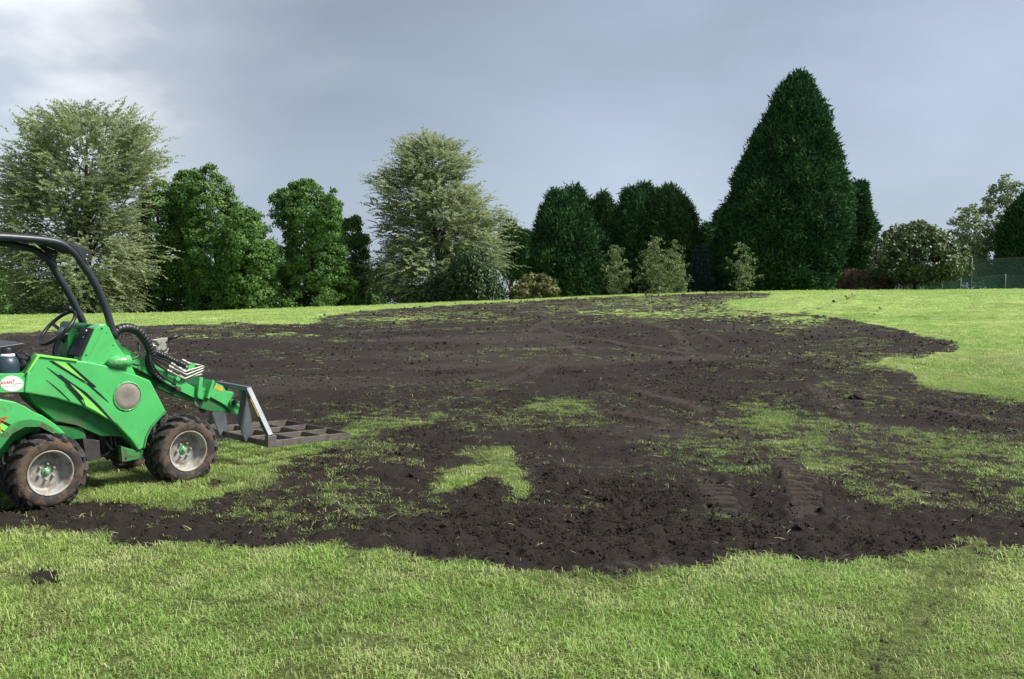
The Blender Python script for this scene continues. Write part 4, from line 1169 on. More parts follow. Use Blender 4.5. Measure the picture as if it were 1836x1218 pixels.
def smooth_path(pts, n=8):
    P = [np.array(p, float) for p in pts]
    P = [2 * P[0] - P[1]] + P + [2 * P[-1] - P[-2]]
    out = []
    for i in range(1, len(P) - 2):
        for k in range(n):
            t = k / n
            out.append(0.5 * ((2 * P[i]) + (-P[i - 1] + P[i + 1]) * t + (2 * P[i - 1] - 5 * P[i] + 4 * P[i + 1] - P[i + 2]) * t * t + (-P[i - 1] + 3 * P[i] - 3 * P[i + 1] + P[i + 2]) * t ** 3))
    out.append(P[-2])
    return np.array(out)

def tube(name, pts, r, mat, parent, seg=12, n=8, smooth=True, **props):
    P = smooth_path(pts, n) if smooth and len(pts) > 2 else np.array([np.array(p, float) for p in pts])
    if len(P) == 2: P = np.array([P[0], (P[0] + P[1]) / 2, P[1]])
    return link(name, tubes_mesh(name, [tube_np(P, r, seg)]), M[mat], parent, **props)

def T3(px_list):
    return [tuple(Lc(x, y, Y)) for x, y, Y in px_list]

def lathe_mesh(name, prof, axis='Y', seg=40, smooth=True):
    """prof: (radius, offset along the axis)"""
    V = []; F = []
    n = len(prof)
    for k in range(seg):
        t = 2 * math.pi * k / seg; c, s = math.cos(t), math.sin(t)
        for r, h in prof:
            V.append({'Y': (r * c, h, r * s), 'X': (h, r * c, r * s), 'Z': (r * c, r * s, h)}[axis])
    for k in range(seg):
        for i in range(n - 1):
            F.append((k * n + i, k * n + i + 1, ((k + 1) % seg) * n + i + 1, ((k + 1) % seg) * n + i))
    bm = bmesh.new()
    vs = [bm.verts.new(v) for v in V]
    for f in F:
        try: bm.faces.new([vs[i] for i in f])
        except ValueError: pass
    bmesh.ops.remove_doubles(bm, verts=bm.verts[:], dist=1e-5)
    bmesh.ops.recalc_face_normals(bm, faces=bm.faces[:])
    me = bpy.data.meshes.new(name); bm.to_mesh(me); bm.free()
    for p in me.polygons: p.use_smooth = smooth
    return me

def box_mesh(name, sx, sy, sz, bevel=0.0):
    bm = bmesh.new()
    bmesh.ops.create_cube(bm, size=1.0, matrix=Matrix.Diagonal((sx, sy, sz, 1)))
    if bevel: bmesh.ops.bevel(bm, geom=bm.edges[:], offset=bevel, segments=2, profile=.5, affect='EDGES')
    me = bpy.data.meshes.new(name); bm.to_mesh(me); bm.free()
    return me

def beam(name, a, b, w, h, mat, parent, up=(0, 0, 1), bevel=.003, **props):
    """bar of rectangular section from a to b (h along up)"""
    a, b = Vector(a), Vector(b); d = b - a
    me = box_mesh(name, d.length, w, h, bevel)
    o = link(name, me, M[mat], parent, **props)
    x = d.normalized(); u = Vector(up); y = u.cross(x).normalized(); z = x.cross(y)
    o.matrix_local = Matrix.Translation((a + b) / 2) @ Matrix((x, y, z)).transposed().to_4x4()
    return o

def decal(name, px_pts, Y, mat, parent, th=0.002, **props):
    me = poly_mesh(name, outline(px_pts, Y), Y - .5, Y - .5 + th)
    return link(name, me, M[mat], parent, **props)

def text_part(name, body, px, py, Y, height, mat, parent, extrude=0.0008, shear=0.0, sx=1.0, bold=0.0):
    cu = bpy.data.curves.new(name, 'FONT'); cu.body = body; cu.size = 1.0; cu.extrude = 0.02; cu.shear = shear; cu.offset = bold
    cu.align_x = 'LEFT'; cu.align_y = 'BOTTOM_BASELINE'
    ob = bpy.data.objects.new(name, cu); COL.objects.link(ob)
    dg = bpy.context.evaluated_depsgraph_get()
    me = bpy.data.meshes.new_from_object(ob.evaluated_get(dg))
    bpy.data.objects.remove(ob); bpy.data.curves.remove(cu)
    me.name = name
    co = np.zeros(len(me.vertices) * 3, np.float32); me.vertices.foreach_get('co', co); co = co.reshape(-1, 3)
    k = height / 0.70
    p = Lc(px, py, Y)
    out = np.stack([p.x + co[:, 0] * k * sx, p.y - co[:, 2] * 0.02, p.z + co[:, 1] * k], -1)
    me.vertices.foreach_set('co', out.astype(np.float32).ravel())
    me.materials.clear()
    return link(name, me, M[mat], parent)

def build_loader():
    LD = empty('compact_loader', (0, 0, 0), label='bright green compact loader with open roof frame and knobbly tyres', category='loader')
    LD.matrix_world = MW
    hub_r = MWI @ PR; hub_f = MWI @ PF
    # ---- wheels
    tyre_prof = [(.166, .004), (.172, -.004), (.190, -.010), (.215, -.013), (.238, -.008), (.252, .008), (.262, .045), (.266, .09), (.266, .13), (.262, .175), (.252, .212), (.238, .228), (.215, .233), (.190, .230), (.172, .224), (.166, .216)]
    tyre_me = lathe_mesh('tyre', tyre_prof, 'Y', 56)
    rim_prof = [(.158, .012), (.160, .004), (.1685, -.002), (.1685, -.007), (.163, -.010), (.157, -.004), (.151, .012), (.150, .040), (.141, .050), (.138, .072), (.139, .085), (.128, .092), (.118, .088), (.085, .080), (.040, .078), (.0, .078), (.0, .10), (.13, .11), (.15, .13), (.158, .20)]
    rim_me = lathe_mesh('wheel', rim_prof, 'Y', 56)
    hub_me = lathe_mesh('hub_cap', [(.0, .058), (.014, .058), (.016, .062), (.017, .068), (.030, .069), (.034, .072), (.0345, .080)], 'Y', 28)
    axle_me = lathe_mesh('axle_nut', [(.0, .046), (.011, .046), (.0165, .050), (.0165, .062)], 'Y', 6, False)
    bolt_me = lathe_mesh('wheel_bolt', [(.0, .050), (.006, .051), (.010, .056), (.0115, .066), (.0115, .080)], 'Y', 10)
    def lug_mesh(side):
        # bar running from the centre line out over the shoulder, raked back
        V = []; F = []
        st = [(.108, 0.0, .286), (.070, .10, .290), (.035, .21, .290), (.006, .31, .283), (-.012, .36, .262), (-.014, .375, .246)]
        n = len(st)
        for y, ang, r in st:
            yy = y if side > 0 else .22 - y
            wd = .042 if y > 0 else .036
            for da, rr in ((-wd / r * .62, .252), (-wd / r * .42, r), (wd / r * .42, r), (wd / r * .62, .252)):
                if y < 0.003 and rr < r: rr = r - .022
                t = ang + da
                V.append((rr * math.sin(t), yy, rr * math.cos(t)))
        for i in range(n - 1):
            for k in range(3):
                F.append((i * 4 + k, i * 4 + k + 1, i * 4 + k + 5, i * 4 + k + 4))
        F.append((0, 1, 2, 3)); F.append(tuple(4 * (n - 1) + q for q in (3, 2, 1, 0)))
        bm = bmesh.new(); vs = [bm.verts.new(v) for v in V]
        for f in F: bm.faces.new([vs[i] for i in f])
        bmesh.ops.recalc_face_normals(bm, faces=bm.faces[:])
        me = bpy.data.meshes.new('tread_lug'); bm.to_mesh(me); bm.free(); me.materials.append(M['lug'])
        return me
    lugs = {1: lug_mesh(1), -1: lug_mesh(-1)}
    for me_, m_ in ((tyre_me, 'rubber'), (rim_me, 'rim'), (hub_me, 'paint'), (axle_me, 'zinc'), (bolt_me, 'rim')): me_.materials.append(M[m_])
    def wheel(cx, cz, far, spin):
        w = link('wheel', rim_me, None, LD)
        w.location = (cx, 0.5 if far else -0.5, cz)
        w.rotation_euler = (0, spin, math.pi if far else 0)
        link('tyre', tyre_me, None, w); link('hub_cap', hub_me, None, w); link('axle_nut', axle_me, None, w)
        for k in range(6):
            b = link('wheel_bolt', bolt_me, None, w); t = k * math.pi / 3 + .5
            b.location = (.058 * math.cos(t), 0, .058 * math.sin(t))
        for k in range(15):
            for sdd in (1, -1):
                q = link('tread_lug', lugs[sdd], None, w)
                q.rotation_euler = (0, -(k + (.5 if sdd < 0 else 0)) * 2 * math.pi / 15, 0)
    wheel(hub_r.x, hub_r.z, False, .1); wheel(hub_f.x, hub_f.z, False, .45); wheel(hub_r.x, hub_r.z, True, .3); wheel(hub_f.x, hub_f.z, True, .7)
    for h in (hub_r, hub_f):
        tube('axle', [(h.x, -.40, h.z), (h.x, .40, h.z)], .045, 'grease', LD, 14, smooth=False)
    # ---- front body
    PY = .13
    panel_px = [(44.5, 704), (48, 670.5), (54, 668), (70.4, 638), (139, 647), (155, 648.5), (192, 656), (246, 673), (270, 683), (298, 738), (284, 751), (271, 765), (262, 783), (257.5, 804), (249, 808), (235, 788.5), (209.5, 761.5), (181, 745.5), (150, 729.5), (103, 714.5)]
    panel = prism('side_panel', panel_px, PY, .27, 'paint', LD, .010)
    prism('far_side_panel', [(60, 690), (139, 682), (240, 690), (292, 738), (257, 800), (209, 765), (150, 735), (60, 712)], .73, .87, 'paint', LD, .010, Yref=.13)
    tower = prism('control_tower', [(144, 655), (146, 643), (170, 589), (181, 582.5), (188, 581), (196, 587), (211, 620), (224, 636), (236, 656), (248, 680), (190, 676)], .165, .30, 'paint', LD, .008)
    # raised side skin of the tower and its bolt heads
    decal('tower_skin', [(155, 649), (183, 595), (192, 590), (207, 621), (222, 640), (233, 658), (242, 671), (192, 655)], .1605, 'paint', LD, .006)
    for q in [(183, 588.5), (191, 596.5), (202.5, 618.5), (155, 636)]:
        p = Lc(*q, .165)
        b = link('bolt', lathe_mesh('bolt', [(0, -.008), (.006, -.007), (.009, -.002), (.009, .002)], 'Y', 10), M['paint_dirty'], LD); b.location = p
    # inward-turned lower skirt
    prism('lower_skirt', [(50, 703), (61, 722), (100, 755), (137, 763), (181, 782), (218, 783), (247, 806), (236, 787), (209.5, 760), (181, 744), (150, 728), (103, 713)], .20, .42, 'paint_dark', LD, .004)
    prism('wheel_arch_lip', [(297, 736), (299, 739), (286, 752), (273, 767), (264.5, 785), (260, 804), (257, 804), (261.5, 783), (270.5, 765), (283.5, 750.5)], .122, .28, 'paint_dirty', LD, .002)
    prism('panel_lip', [(48, 669.5), (52, 668.5), (71.5, 640), (139.5, 648.5), (139.5, 645), (70, 635.5), (67, 637)], .118, .16, 'paint_lime', LD, .002)
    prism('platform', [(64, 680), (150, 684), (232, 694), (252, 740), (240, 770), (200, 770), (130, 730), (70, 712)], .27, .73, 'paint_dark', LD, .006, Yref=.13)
    # grille with pressed ring
    gc = Lc(228.5, 710.8, PY)
    g = link('fan_grille', lathe_mesh('fan_grille', [(0, -.001), (.06, -.003), (.104, -.004), (.106, -.001), (.106, .01)], 'Y', 48), M['grille'], LD); g.location = (gc.x, PY - .5 - .001, gc.z)
    r_ = link('grille_ring', lathe_mesh('grille_ring', [(.1065, .002), (.1065, -.006), (.110, -.009), (.114, -.007), (.121, .002)], 'Y', 48), M['paint'], LD); r_.location = (gc.x, PY - .5 - .001, gc.z)
    # lamp pod
    a, b = Lc(195, 647.5, .10), Lc(236, 650, .10)
    Lp = (b - a).length
    pod = link('lamp_housing', lathe_mesh('lamp_housing', [(0, 0), (.020, .008), (.036, .035), (.045, .075), (.049, .12), (.049, Lp - .004), (.045, Lp), (0, Lp)], 'X', 28), M['paint'], LD)
    pod.location = (a.x, .105 - .5 + .03, (a.z + b.z) / 2 - .004)
    ln = link('lens', lathe_mesh('lens', [(0, Lp + .006), (.030, Lp + .004), (.036, Lp + .001)], 'X', 24), M['black'], pod)
    # printed stripes
    z2 = lambda L_: [(x / 5.536, 560 + y / 5.536) for x, y in L_]
    SY = PY - .0035
    for nm, m_, L_ in [('lime_stripe', 'paint_lime', [(530, 483), (655, 500), (925, 735), (905, 735), (845, 688)]),
                       ('black_stripe', 'decal_black', [(492, 482), (530, 484), (850, 688), (842, 700)]), ('black_stripe', 'decal_black', [(652, 500), (690, 507), (960, 742), (915, 742)]), ('black_stripe', 'decal_black', [(850, 697), (880, 708), (1000, 810), (1085, 897), (980, 812)]),
                       ('lime_stripe', 'paint_lime', [(690, 700), (850, 820), (1000, 960), (1110, 1080), (960, 985), (855, 930), (830, 870)]),
                       ('black_stripe', 'decal_black', [(580, 622), (600, 618), (700, 690), (850, 790), (980, 915), (1160, 1120), (1080, 1060), (930, 905), (800, 785), (690, 700)]),
                       ('black_stripe', 'decal_black', [(465, 543), (600, 640), (690, 705), (800, 820), (835, 862), (795, 868), (775, 830), (735, 800), (640, 690)]),
                       ('black_stripe', 'decal_black', [(645, 715), (770, 830), (855, 935), (830, 925), (745, 825)]), ('black_stripe', 'decal_black', [(462, 668), (600, 780), (702, 880), (690, 875), (590, 782)])]:
        decal(nm, z2(L_), SY - (.001 if m_ == 'decal_black' else 0), m_, LD, .003)
    # seat box plate with oval sticker
    plate = prism('seat_box', [(-120, 672), (46, 670.2), (43.2, 703.5), (-120, 706)], .145, .40, 'paint', LD, .003)
    cx, cy = 21.3, 688.2
    decal('oval_sticker', [(cx + 21 * math.cos(t), cy + 14.2 * math.sin(t)) for t in np.linspace(0, 2 * math.pi, 41)[:-1]], .1425, 'white_vinyl', LD, .002)
    ring = [tuple(Lc(cx + 19.9 * math.cos(t), cy + 13.2 * math.sin(t), .142)) for t in np.linspace(0, 2 * math.pi, 41)]
    tube('sticker_border', ring, .0009, 'grey_print', LD, 4, 1, False)
    k_ = (Lc(23.0, 690, .1415) - Lc(0.5, 690, .1415)).length
    tx = text_part('brand_print', 'AVANT', 0.4, 690.2, .1415, .0245, 'red_print', LD, shear=.28, sx=.82, bold=.018)
    text_part('brand_print', 'EQUIPMENT', 23.2, 690.0, .1415, .0085, 'grey_print', LD, sx=1.02)
    for x0, x1, y in ((5, 30, 680), (3, 35, 693.2)):
        decal('small_print', [(x0, y - .45), (x1, y - .45), (x1, y + .45), (x0, y + .45)], .1416, 'grey_print', LD, .0008)
    # ---- roof frame
    near = [(-150, 600), (-150, 520), (-142, 460), (-115, 433), (-60, 426), (0, 425), (36, 427), (72, 430), (99, 434), (117, 441), (134, 454), (150, 476), (166, 501), (181, 530), (191.5, 559), (199, 584), (204, 600)]
    far = [(-190, 585), (-192, 520), (-185, 465), (-160, 443), (-100, 435), (0, 435.5), (36, 441.5), (60, 448), (76, 458), (90, 472), (108, 501), (126.5, 532), (144.5, 568), (150, 583), (154, 596)]
    tube('roof_post', [tuple(Lc(x, y, .22)) for x, y in near], .0285, 'tube', LD, 16)
    tube('roof_post', [tuple(Lc(x, y, .76)) for x, y in far], .0285, 'tube', LD, 16)
    for q in [(-140, 462, -182, 468)]:
        tube('roof_crossbar', [tuple(Lc(q[0], q[1], .22)), tuple(Lc(q[2], q[3], .76))], .022, 'tube', LD, 12, smooth=False)
    tube('base_crossbar', [tuple(Lc(172, 592, .25)), tuple(Lc(116, 584, .80))], .040, 'paint_dark', LD, 18, smooth=False)
    # canopy sheet following the bars
    cpx = [(-110, 424), (-60, 418.5), (0, 417), (40, 419), (80, 424), (110, 430), (135, 438), (156, 447), (166, 453)]
    top = [Lc(x, y, .24) for x, y in cpx]
    V = []; F = []
    for i, p in enumerate(top):
        for yy, th in ((-.28, 0), (.28, 0), (.28, -.012), (-.28, -.012)):
            V.append((p.x, yy, p.z + th))
    n = len(top)
    for i in range(n - 1):
        for k in range(4): F.append((i * 4 + k, i * 4 + (k + 1) % 4, i * 4 + 4 + (k + 1) % 4, i * 4 + 4 + k))
    F += [(3, 2, 1, 0), tuple(4 * (n - 1) + q for q in range(4))]
    cn = link('canopy', mesh_np('canopy', V, np.array(F)), M['roof'], LD)
    rb = Lc(85, 421.5, .24)
    bx = link('canopy_rib', box_mesh('canopy_rib', .06, .50, .012, .003), M['roof'], LD); bx.location = (Lc(78, 421, .24).x, 0, Lc(78, 421, .24).z + .004)
    for Yp in (.19, .785):
        gp = prism('roof_gusset', [(123, 437), (140, 441), (165.5, 452), (158, 476), (150, 466), (138, 449)], Yp, Yp + .006, 'tube', LD, .001, Yref=.19)
        for q in [(155.8, 457.2), (154.5, 465)]:
            p = Lc(*q, .19); b_ = link('bolt', lathe_mesh('bolt', [(0, -.007), (.005, -.006), (.0075, -.001), (.0075, .002)], 'Y', 10), M['zinc'], gp); b_.location = (p.x, Yp - .5, p.z)
    # ---- dash, steering wheel and controls
    prism('dashboard', [(146.5, 641), (170, 589.5), (165, 589), (141.5, 638)], .175, .345, 'black', LD, .003, Yref=.165)
    for q in [(160, 594), (154, 606), (150, 618)]:
        p = Lc(*q, .24); b_ = link('dash_switch', lathe_mesh('dash_switch', [(0, .03), (.012, .028), (.014, .0), (.014, -.03)], 'X', 12), M['zinc' if q[1] < 600 else 'black'], LD); b_.location = p
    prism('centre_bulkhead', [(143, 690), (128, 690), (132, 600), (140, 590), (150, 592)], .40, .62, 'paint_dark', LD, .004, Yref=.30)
    sw_c = Lc(103.5, 588, .47); al = math.radians(46)
    bm_u = Vector((math.cos(al), 0, math.sin(al))); nrm = Vector((-math.sin(al), 0, math.cos(al)))
    ring = [tuple(sw_c + .168 * (bm_u * math.cos(t) + Vector((0, 1, 0)) * math.sin(t))) for t in np.linspace(0, 2 * math.pi, 49)]
    sw = tube('steering_wheel', ring, .0145, 'black', LD, 10, 1, False)
    for t in (1.35, 3.3, 5.3):
        e = sw_c + .165 * (bm_u * math.cos(t) + Vector((0, 1, 0)) * math.sin(t)); c0 = sw_c - nrm * .045
        beam('spoke', c0, e, .026, .007, 'zinc' if t > 4 else 'black', sw, tuple(nrm), .002)
    tube('steering_hub', [tuple(sw_c - nrm * .06), tuple(sw_c - nrm * .022)], .034, 'zinc', sw, 18, smooth=False)
    kb = sw_c + .165 * (bm_u * math.cos(-.15) + Vector((0, 1, 0)) * math.sin(-.15)) + nrm * .04
    tube('spinner_knob', [tuple(kb - nrm * .035), tuple(kb - nrm * .02), tuple(kb), tuple(kb + nrm * .018), tuple(kb + nrm * .028)], np.array([.010, .018, .025, .020, .006]), 'black', sw, 14, smooth=False)
    tube('steering_column', [tuple(sw_c - nrm * .05), tuple(Lc(118, 612, .47)), tuple(Lc(135, 628, .46)), tuple(Lc(142, 645, .45))], .026, 'black', LD, 12)
    tube('control_loom', [tuple(Lc(*q)) for q in [(128, 600, .42), (112, 602, .42), (100, 620, .42), (98, 640, .42), (100, 660, .42)]], .018, 'black', LD, 10)
    tube('joystick', [tuple(Lc(*q)) for q in [(150, 640, .28), (146, 625, .29), (152, 612, .29)]], .011, 'black', LD, 10)
    p = Lc(137, 634, .30)
    lv = link('orange_lever', box_mesh('orange_lever', .035, .03, .055, .008), M['orange'], LD); lv.location = p; lv.rotation_euler = (0, .4, 0)
    p = Lc(145, 640, .22); kk = link('lever_base', box_mesh('lever_base', .04, .05, .05, .01), M['zinc'], LD); kk.location = p
    prism('latch', [(56, 640), (62, 633), (71, 635), (66, 650), (55, 648)], .22, .26, 'paint_dirty', LD, .003)
    tube('latch_pin', [tuple(Lc(43, 632, .25)), tuple(Lc(57, 643, .25))], .007, 'black', LD, 8, smooth=False)
    # seat
    prism('seat_cushion', [(-130, 625), (-40, 622), (0, 621), (40, 615), (45.5, 616.5), (46.5, 620), (30, 630), (0, 638), (-130, 648)], .24, .70, 'black', LD, .014)
    prism('seat_backrest', [(-135, 640), (-150, 560), (-160, 520), (-150, 512), (-140, 520), (-125, 570), (-112, 628)], .24, .70, 'black', LD, .016)
    prism('seat_base', [(-120, 640), (-20, 636), (-20, 672), (-120, 672)], .30, .66, 'grease', LD, .006)
    # ---- rear body
    prism('rear_fender', [(-70, 712), (0, 716), (27, 721), (45, 729), (63, 740), (76, 745), (101, 762), (118, 778), (108, 779), (95, 769), (72, 756), (54, 753), (36, 757), (18, 766), (0, 786), (-8, 800), (-70, 790)], .07, .26, 'paint', LD, .007)
    prism('fender_flange', [(-12, 803), (0, 784), (18, 764), (36, 755), (54, 751.5), (72, 754), (97, 770), (110, 780), (100, 780), (72, 766), (45, 766), (22, 778), (8, 796), (0, 806)], .05, .072, 'paint_dirty', LD, .002)
    prism('far_rear_fender', [(-70, 712), (0, 716), (45, 729), (76, 745), (118, 778), (95, 769), (54, 753), (18, 766), (-8, 800), (-70, 790)], .74, .93, 'paint', LD, .007, Yref=.07)
    prism('engine_hood', [(-330, 700), (-300, 650), (-120, 650), (-75, 700), (-60, 716), (0, 722), (40, 735), (90, 765), (95, 800), (60, 830), (-330, 830)], .27, .73, 'paint', LD, .012, Yref=.07)
    prism('counterweight', [(-340, 720), (-70, 714), (-60, 790), (-75, 830), (-340, 830)], .10, .90, 'grease', LD, .012, Yref=.07)
    for nm, L_ in (('lime_stripe', [(0, 763), (4, 756), (23, 768), (8, 782), (0, 776)]),):
        decal(nm, L_, .0675, 'paint_lime', LD, .003)
    decal('black_stripe', [(0, 756.5), (3, 754), (24.5, 763.5), (21, 768)], .0668, 'decal_black', LD, .003)
    decal('black_stripe', [(0, 768), (9, 774.5), (8, 776.5), (0, 772)], .0668, 'decal_black', LD, .003)
    text_part('model_print', 'AVANT', -37.5, 762.5, .0665, .036, 'red_print', LD, shear=.2, sx=1.05, bold=.02)
    text_part('model_print', '0', -3.4, 774, .0662, .036, 'yellow_print', LD, sx=.9, bold=.02)
    # ---- between the two halves
    prism('pivot_block', [(103, 763), (150, 768), (155, 786), (118, 790)], .22, .66, 'paint_dark', LD, .004)
    prism('pivot_plate', [(148, 786), (178, 790), (181, 823), (156, 828)], .20, .22, 'grease', LD, .002)
    prism('pivot_housing', [(115, 785), (180, 775), (190, 820), (150, 832), (110, 815)], .32, .68, 'grease', LD, .01, Yref=.22)
    prism('hydraulic_block', [(182, 780), (240, 786), (248, 826), (196, 824)], .30, .70, 'black', LD, .01, Yref=.22)
    prism('step_plate', [(217, 800), (219, 829), (257, 821.5), (257, 808), (249, 810)], .15, .20, 'paint_dirty', LD, .003)
    p = Lc(226.5, 821, .15); b_ = link('bolt', lathe_mesh('bolt', [(0, -.008), (.008, -.006), (.010, .002)], 'Y', 6, False), M['grease'], LD); b_.location = p
    for q in [[(196, 775, .28), (200, 800, .26), (190, 815, .26), (170, 820, .3)], [(205, 780, .28), (210, 805, .25), (222, 812, .28)], [(188, 790, .25), (200, 806, .24), (214, 800, .26)]]:
        tube('pivot_hose', T3(q), .011, 'black', LD, 8)
    # ---- boom
    BY0, BY1 = .42, .58
    boom = prism('boom', [(196, 609), (215, 619), (240, 633), (324, 681), (356, 698.5), (350, 715), (318, 699), (240, 659), (200, 640)], BY0, BY1, 'paint', LD, .005)
    prism('lower_link', [(240, 664), (300, 690), (352, 713), (350, 722), (318, 712), (240, 676)], .45, .55, 'paint_dark', LD, .004)
    prism('boom_mount', [(196, 606), (214, 612), (226, 640), (240, 690), (205, 690), (190, 640)], .30, .40, 'paint_dark', LD, .004)
    prism('boom_mount', [(196, 606), (214, 612), (226, 640), (240, 690), (205, 690), (190, 640)], .60, .70, 'paint_dark', LD, .004, Yref=.30)
    prism('boom_extension', [(352, 690), (388, 705), (382, 724), (350, 712)], .445, .555, 'paint', LD, .003)
    prism('boom_flange', [(358, 676), (364.5, 677.5), (360, 713), (355, 714), (354.5, 708)], .385, .615, 'paint', LD, .003)
    prism('boom_flange', [(381, 682), (386, 684), (376, 716), (371.5, 714)], .395, .605, 'paint', LD, .003)
    for q in [(370, 690), (366, 701)]:
        p = Lc(*q, .445); b_ = link('bolt', lathe_mesh('bolt', [(0, -.006), (.005, -.005), (.006, .004)], 'Y', 8), M['grease'], LD); b_.location = p
    head = prism('coupler_head', [(388, 687), (400, 692), (406, 702), (418, 703), (422, 709), (415, 715), (424, 717), (432, 728), (427, 744), (420, 741), (404, 727), (375, 711)], .40, .60, 'paint', LD, .005)
    prism('coupler_base', [(375, 711), (404, 727), (418, 742), (378, 737.5), (362, 733), (371, 714)], .42, .58, 'paint_dark', LD, .004, Yref=.40)
    decal('warning_label', [(386, 692), (389, 690), (392, 693), (398, 693.5), (400, 697), (398.5, 702), (391, 699.5), (384.5, 698)], .3985, 'yellow_print', head, .002)
    p = Lc(416, 722.5, .40)
    pr_ = link('pin_ring', lathe_mesh('pin_ring', [(.022, .01), (.022, -.02), (.026, -.024), (.034, -.022), (.036, .0), (.036, .01)], 'Y', 24), M['paint_dirty'], head); pr_.location = p
    pn = link('coupler_pin', lathe_mesh('coupler_pin', [(0, -.012), (.020, -.011), (.022, .01)], 'Y', 16), M['grease'], head); pn.location = p
    tube('lock_pin', [tuple(Lc(424, 721, .38)), tuple(Lc(437, 722, .36))], .008, 'zinc', head, 8, smooth=False)
    p = Lc(317.5, 697.5, .40); q_ = link('link_pin', lathe_mesh('link_pin', [(0, -.03), (.020, -.03), (.024, -.026), (.024, .06)], 'Y', 20), M['grease'], LD); q_.location = p
    tube('cylinder_rod', [tuple(Lc(338, 708, .47)), tuple(Lc(359, 735, .47))], .012, 'chrome', LD, 12, smooth=False)
    tube('cylinder_barrel', [tuple(Lc(300, 682, .47)), tuple(Lc(341, 712, .47))], .024, 'paint_dark', LD, 14, smooth=False)
    tube('cylinder_eye', [tuple(Lc(365, 735, .44)), tuple(Lc(362, 734, .54))], .028, 'grease', LD, 14, smooth=False)
    # ---- hoses
    def ribbed(name, px, rad, pitch, mat='black'):
        P = smooth_path([tuple(Lc(*q)) for q in px], 40)
        s = np.concatenate([[0], np.cumsum(np.linalg.norm(np.diff(P, axis=0), axis=1))])
        L_ = s[-1]; n_ = int(L_ / .004); t = np.linspace(0, L_, n_)
        Q = np.stack([np.interp(t, s, P[:, i]) for i in range(3)], -1)
        ph = (t / pitch) % 1
        rr = rad * np.where(ph < .14, .86, 1.0 + .03 * np.sin(ph * math.pi))
        return link(name, tubes_mesh(name, [tube_np(Q, rr, 16)]), M[mat], LD)
    ribbed('hose_sleeve', [(203, 604, .34), (211, 592, .34), (228, 588, .34), (245, 593, .35), (258, 606, .36), (267, 622, .37), (272, 636, .38)], .037, .030)
    ribbed('hose_sleeve', [(272, 630, .40), (290, 637, .41), (310, 647, .42), (331, 656, .42)], .030, .026)
    ribbed('hose_sleeve', [(267, 630, .42), (265, 645, .42), (269, 662, .42), (280, 675, .42), (290, 684, .42)], .026, .026)
    for q in [[(270, 632, .37), (275, 645, .36), (287, 657, .37), (301, 667, .38)], [(271, 632, .37), (278, 643, .36), (290, 650, .37), (304, 658, .38)], [(269, 633, .36), (272, 650, .35), (283, 668, .36), (298, 680, .37), (315, 690, .38)],
              [(268, 634, .36), (270, 652, .35), (280, 674, .36), (295, 686, .37), (312, 696, .38)], [(272, 632, .38), (283, 641, .38), (296, 645, .39), (309, 652, .39)], [(236, 645, .33), (248, 638, .34), (250, 625, .36), (247, 615, .38)], [(236, 652, .33), (248, 655, .34), (258, 648, .38)]]:
        tube('hydraulic_hose', T3(q), .0085, 'black', LD, 8)
    for q in [[(303, 666, .39), (331, 679.5, .39), (365, 664.5, .39)], [(305, 658, .39), (334, 672, .39), (365, 660, .39)], [(309, 652, .39), (330, 667, .39), (364.5, 656.5, .39)], [(322, 672, .40), (332, 679, .40), (362, 671, .40)]]:
        P = [np.array(v) for v in T3(q)]
        # small bend radius at the corner
        c = P[1]; a1 = c + (P[0] - c) * .10; b1 = c + (P[2] - c) * .10
        tube('steel_pipe', [tuple(P[0]), tuple((P[0] + a1) / 2), tuple(a1), tuple(c * .6 + (a1 + b1) * .2), tuple(b1), tuple(b1 + (P[2] - b1) * .5), tuple(P[2])], .0075, 'zinc', LD, 8, 4)
    tube('steel_pipe', T3([(363, 656.5, .39), (366, 658, .42), (358, 655, .48), (340, 652, .50)]), .0075, 'zinc', LD, 8)
    for q0, q1 in [((299, 664, .38), (308, 668, .38)), ((302, 656.5, .38), (311, 661, .38)), ((320, 659, .40), (333, 667, .40)), ((326, 645, .41), (342, 654, .41)), ((325, 652, .42), (338, 660, .42)), ((306, 651, .39), (314, 656, .39))]:
        P = [np.array(v) for v in T3([q0, q1])]
        t = np.linspace(0, 1, 9)[:, None]
        tube('hose_fitting', [tuple(v) for v in P[0] * (1 - t) + P[1] * t], np.array([.010, .010, .013, .013, .011, .011, .014, .014, .009]), 'zinc', LD, 8, smooth=False)
    prism('pipe_bracket', [(338, 656), (343, 650), (351, 653), (345, 668), (337, 664)], .40, .46, 'paint', LD, .002)
    prism('pipe_bracket', [(315, 679), (318, 675), (324, 678), (322, 684), (316, 682)], .385, .42, 'paint', LD, .002)
    prism('pipe_bracket', [(321, 662), (327, 660), (330, 664), (326, 670)], .41, .44, 'paint', LD, .002)
    # multi-coupler lever lying on the boom
    lever = prism('coupling_lever', [(272, 610), (283, 608), (292, 606), (302, 606), (300, 611), (296, 615), (299, 620), (297, 628), (290, 629), (287, 625), (286, 619), (282, 612)], .52, .535, 'zinc', LD, .002)
    prism('coupling_hook', [(286, 620), (292, 612), (298, 616), (299, 624), (294, 629), (289, 626), (287, 629), (291, 633), (298, 631), (301, 624), (303, 625), (300, 633), (293, 637), (284, 634), (280, 627)], .505, .52, 'zinc', lever, .001)
    tube('lever_grip', [tuple(Lc(301, 608.5, .527)), tuple(Lc(325, 600.5, .527))], .015, 'black', lever, 12, smooth=False)
    for q in [(270, 616), (274, 620)]:
        tube('coupling_fitting', [tuple(Lc(q[0] - 4, q[1] - 2, .50)), tuple(Lc(q[0] + 7, q[1] + 2, .50))], .011, 'chrome', lever, 8, smooth=False)
    return LD
LOADER = build_loader()

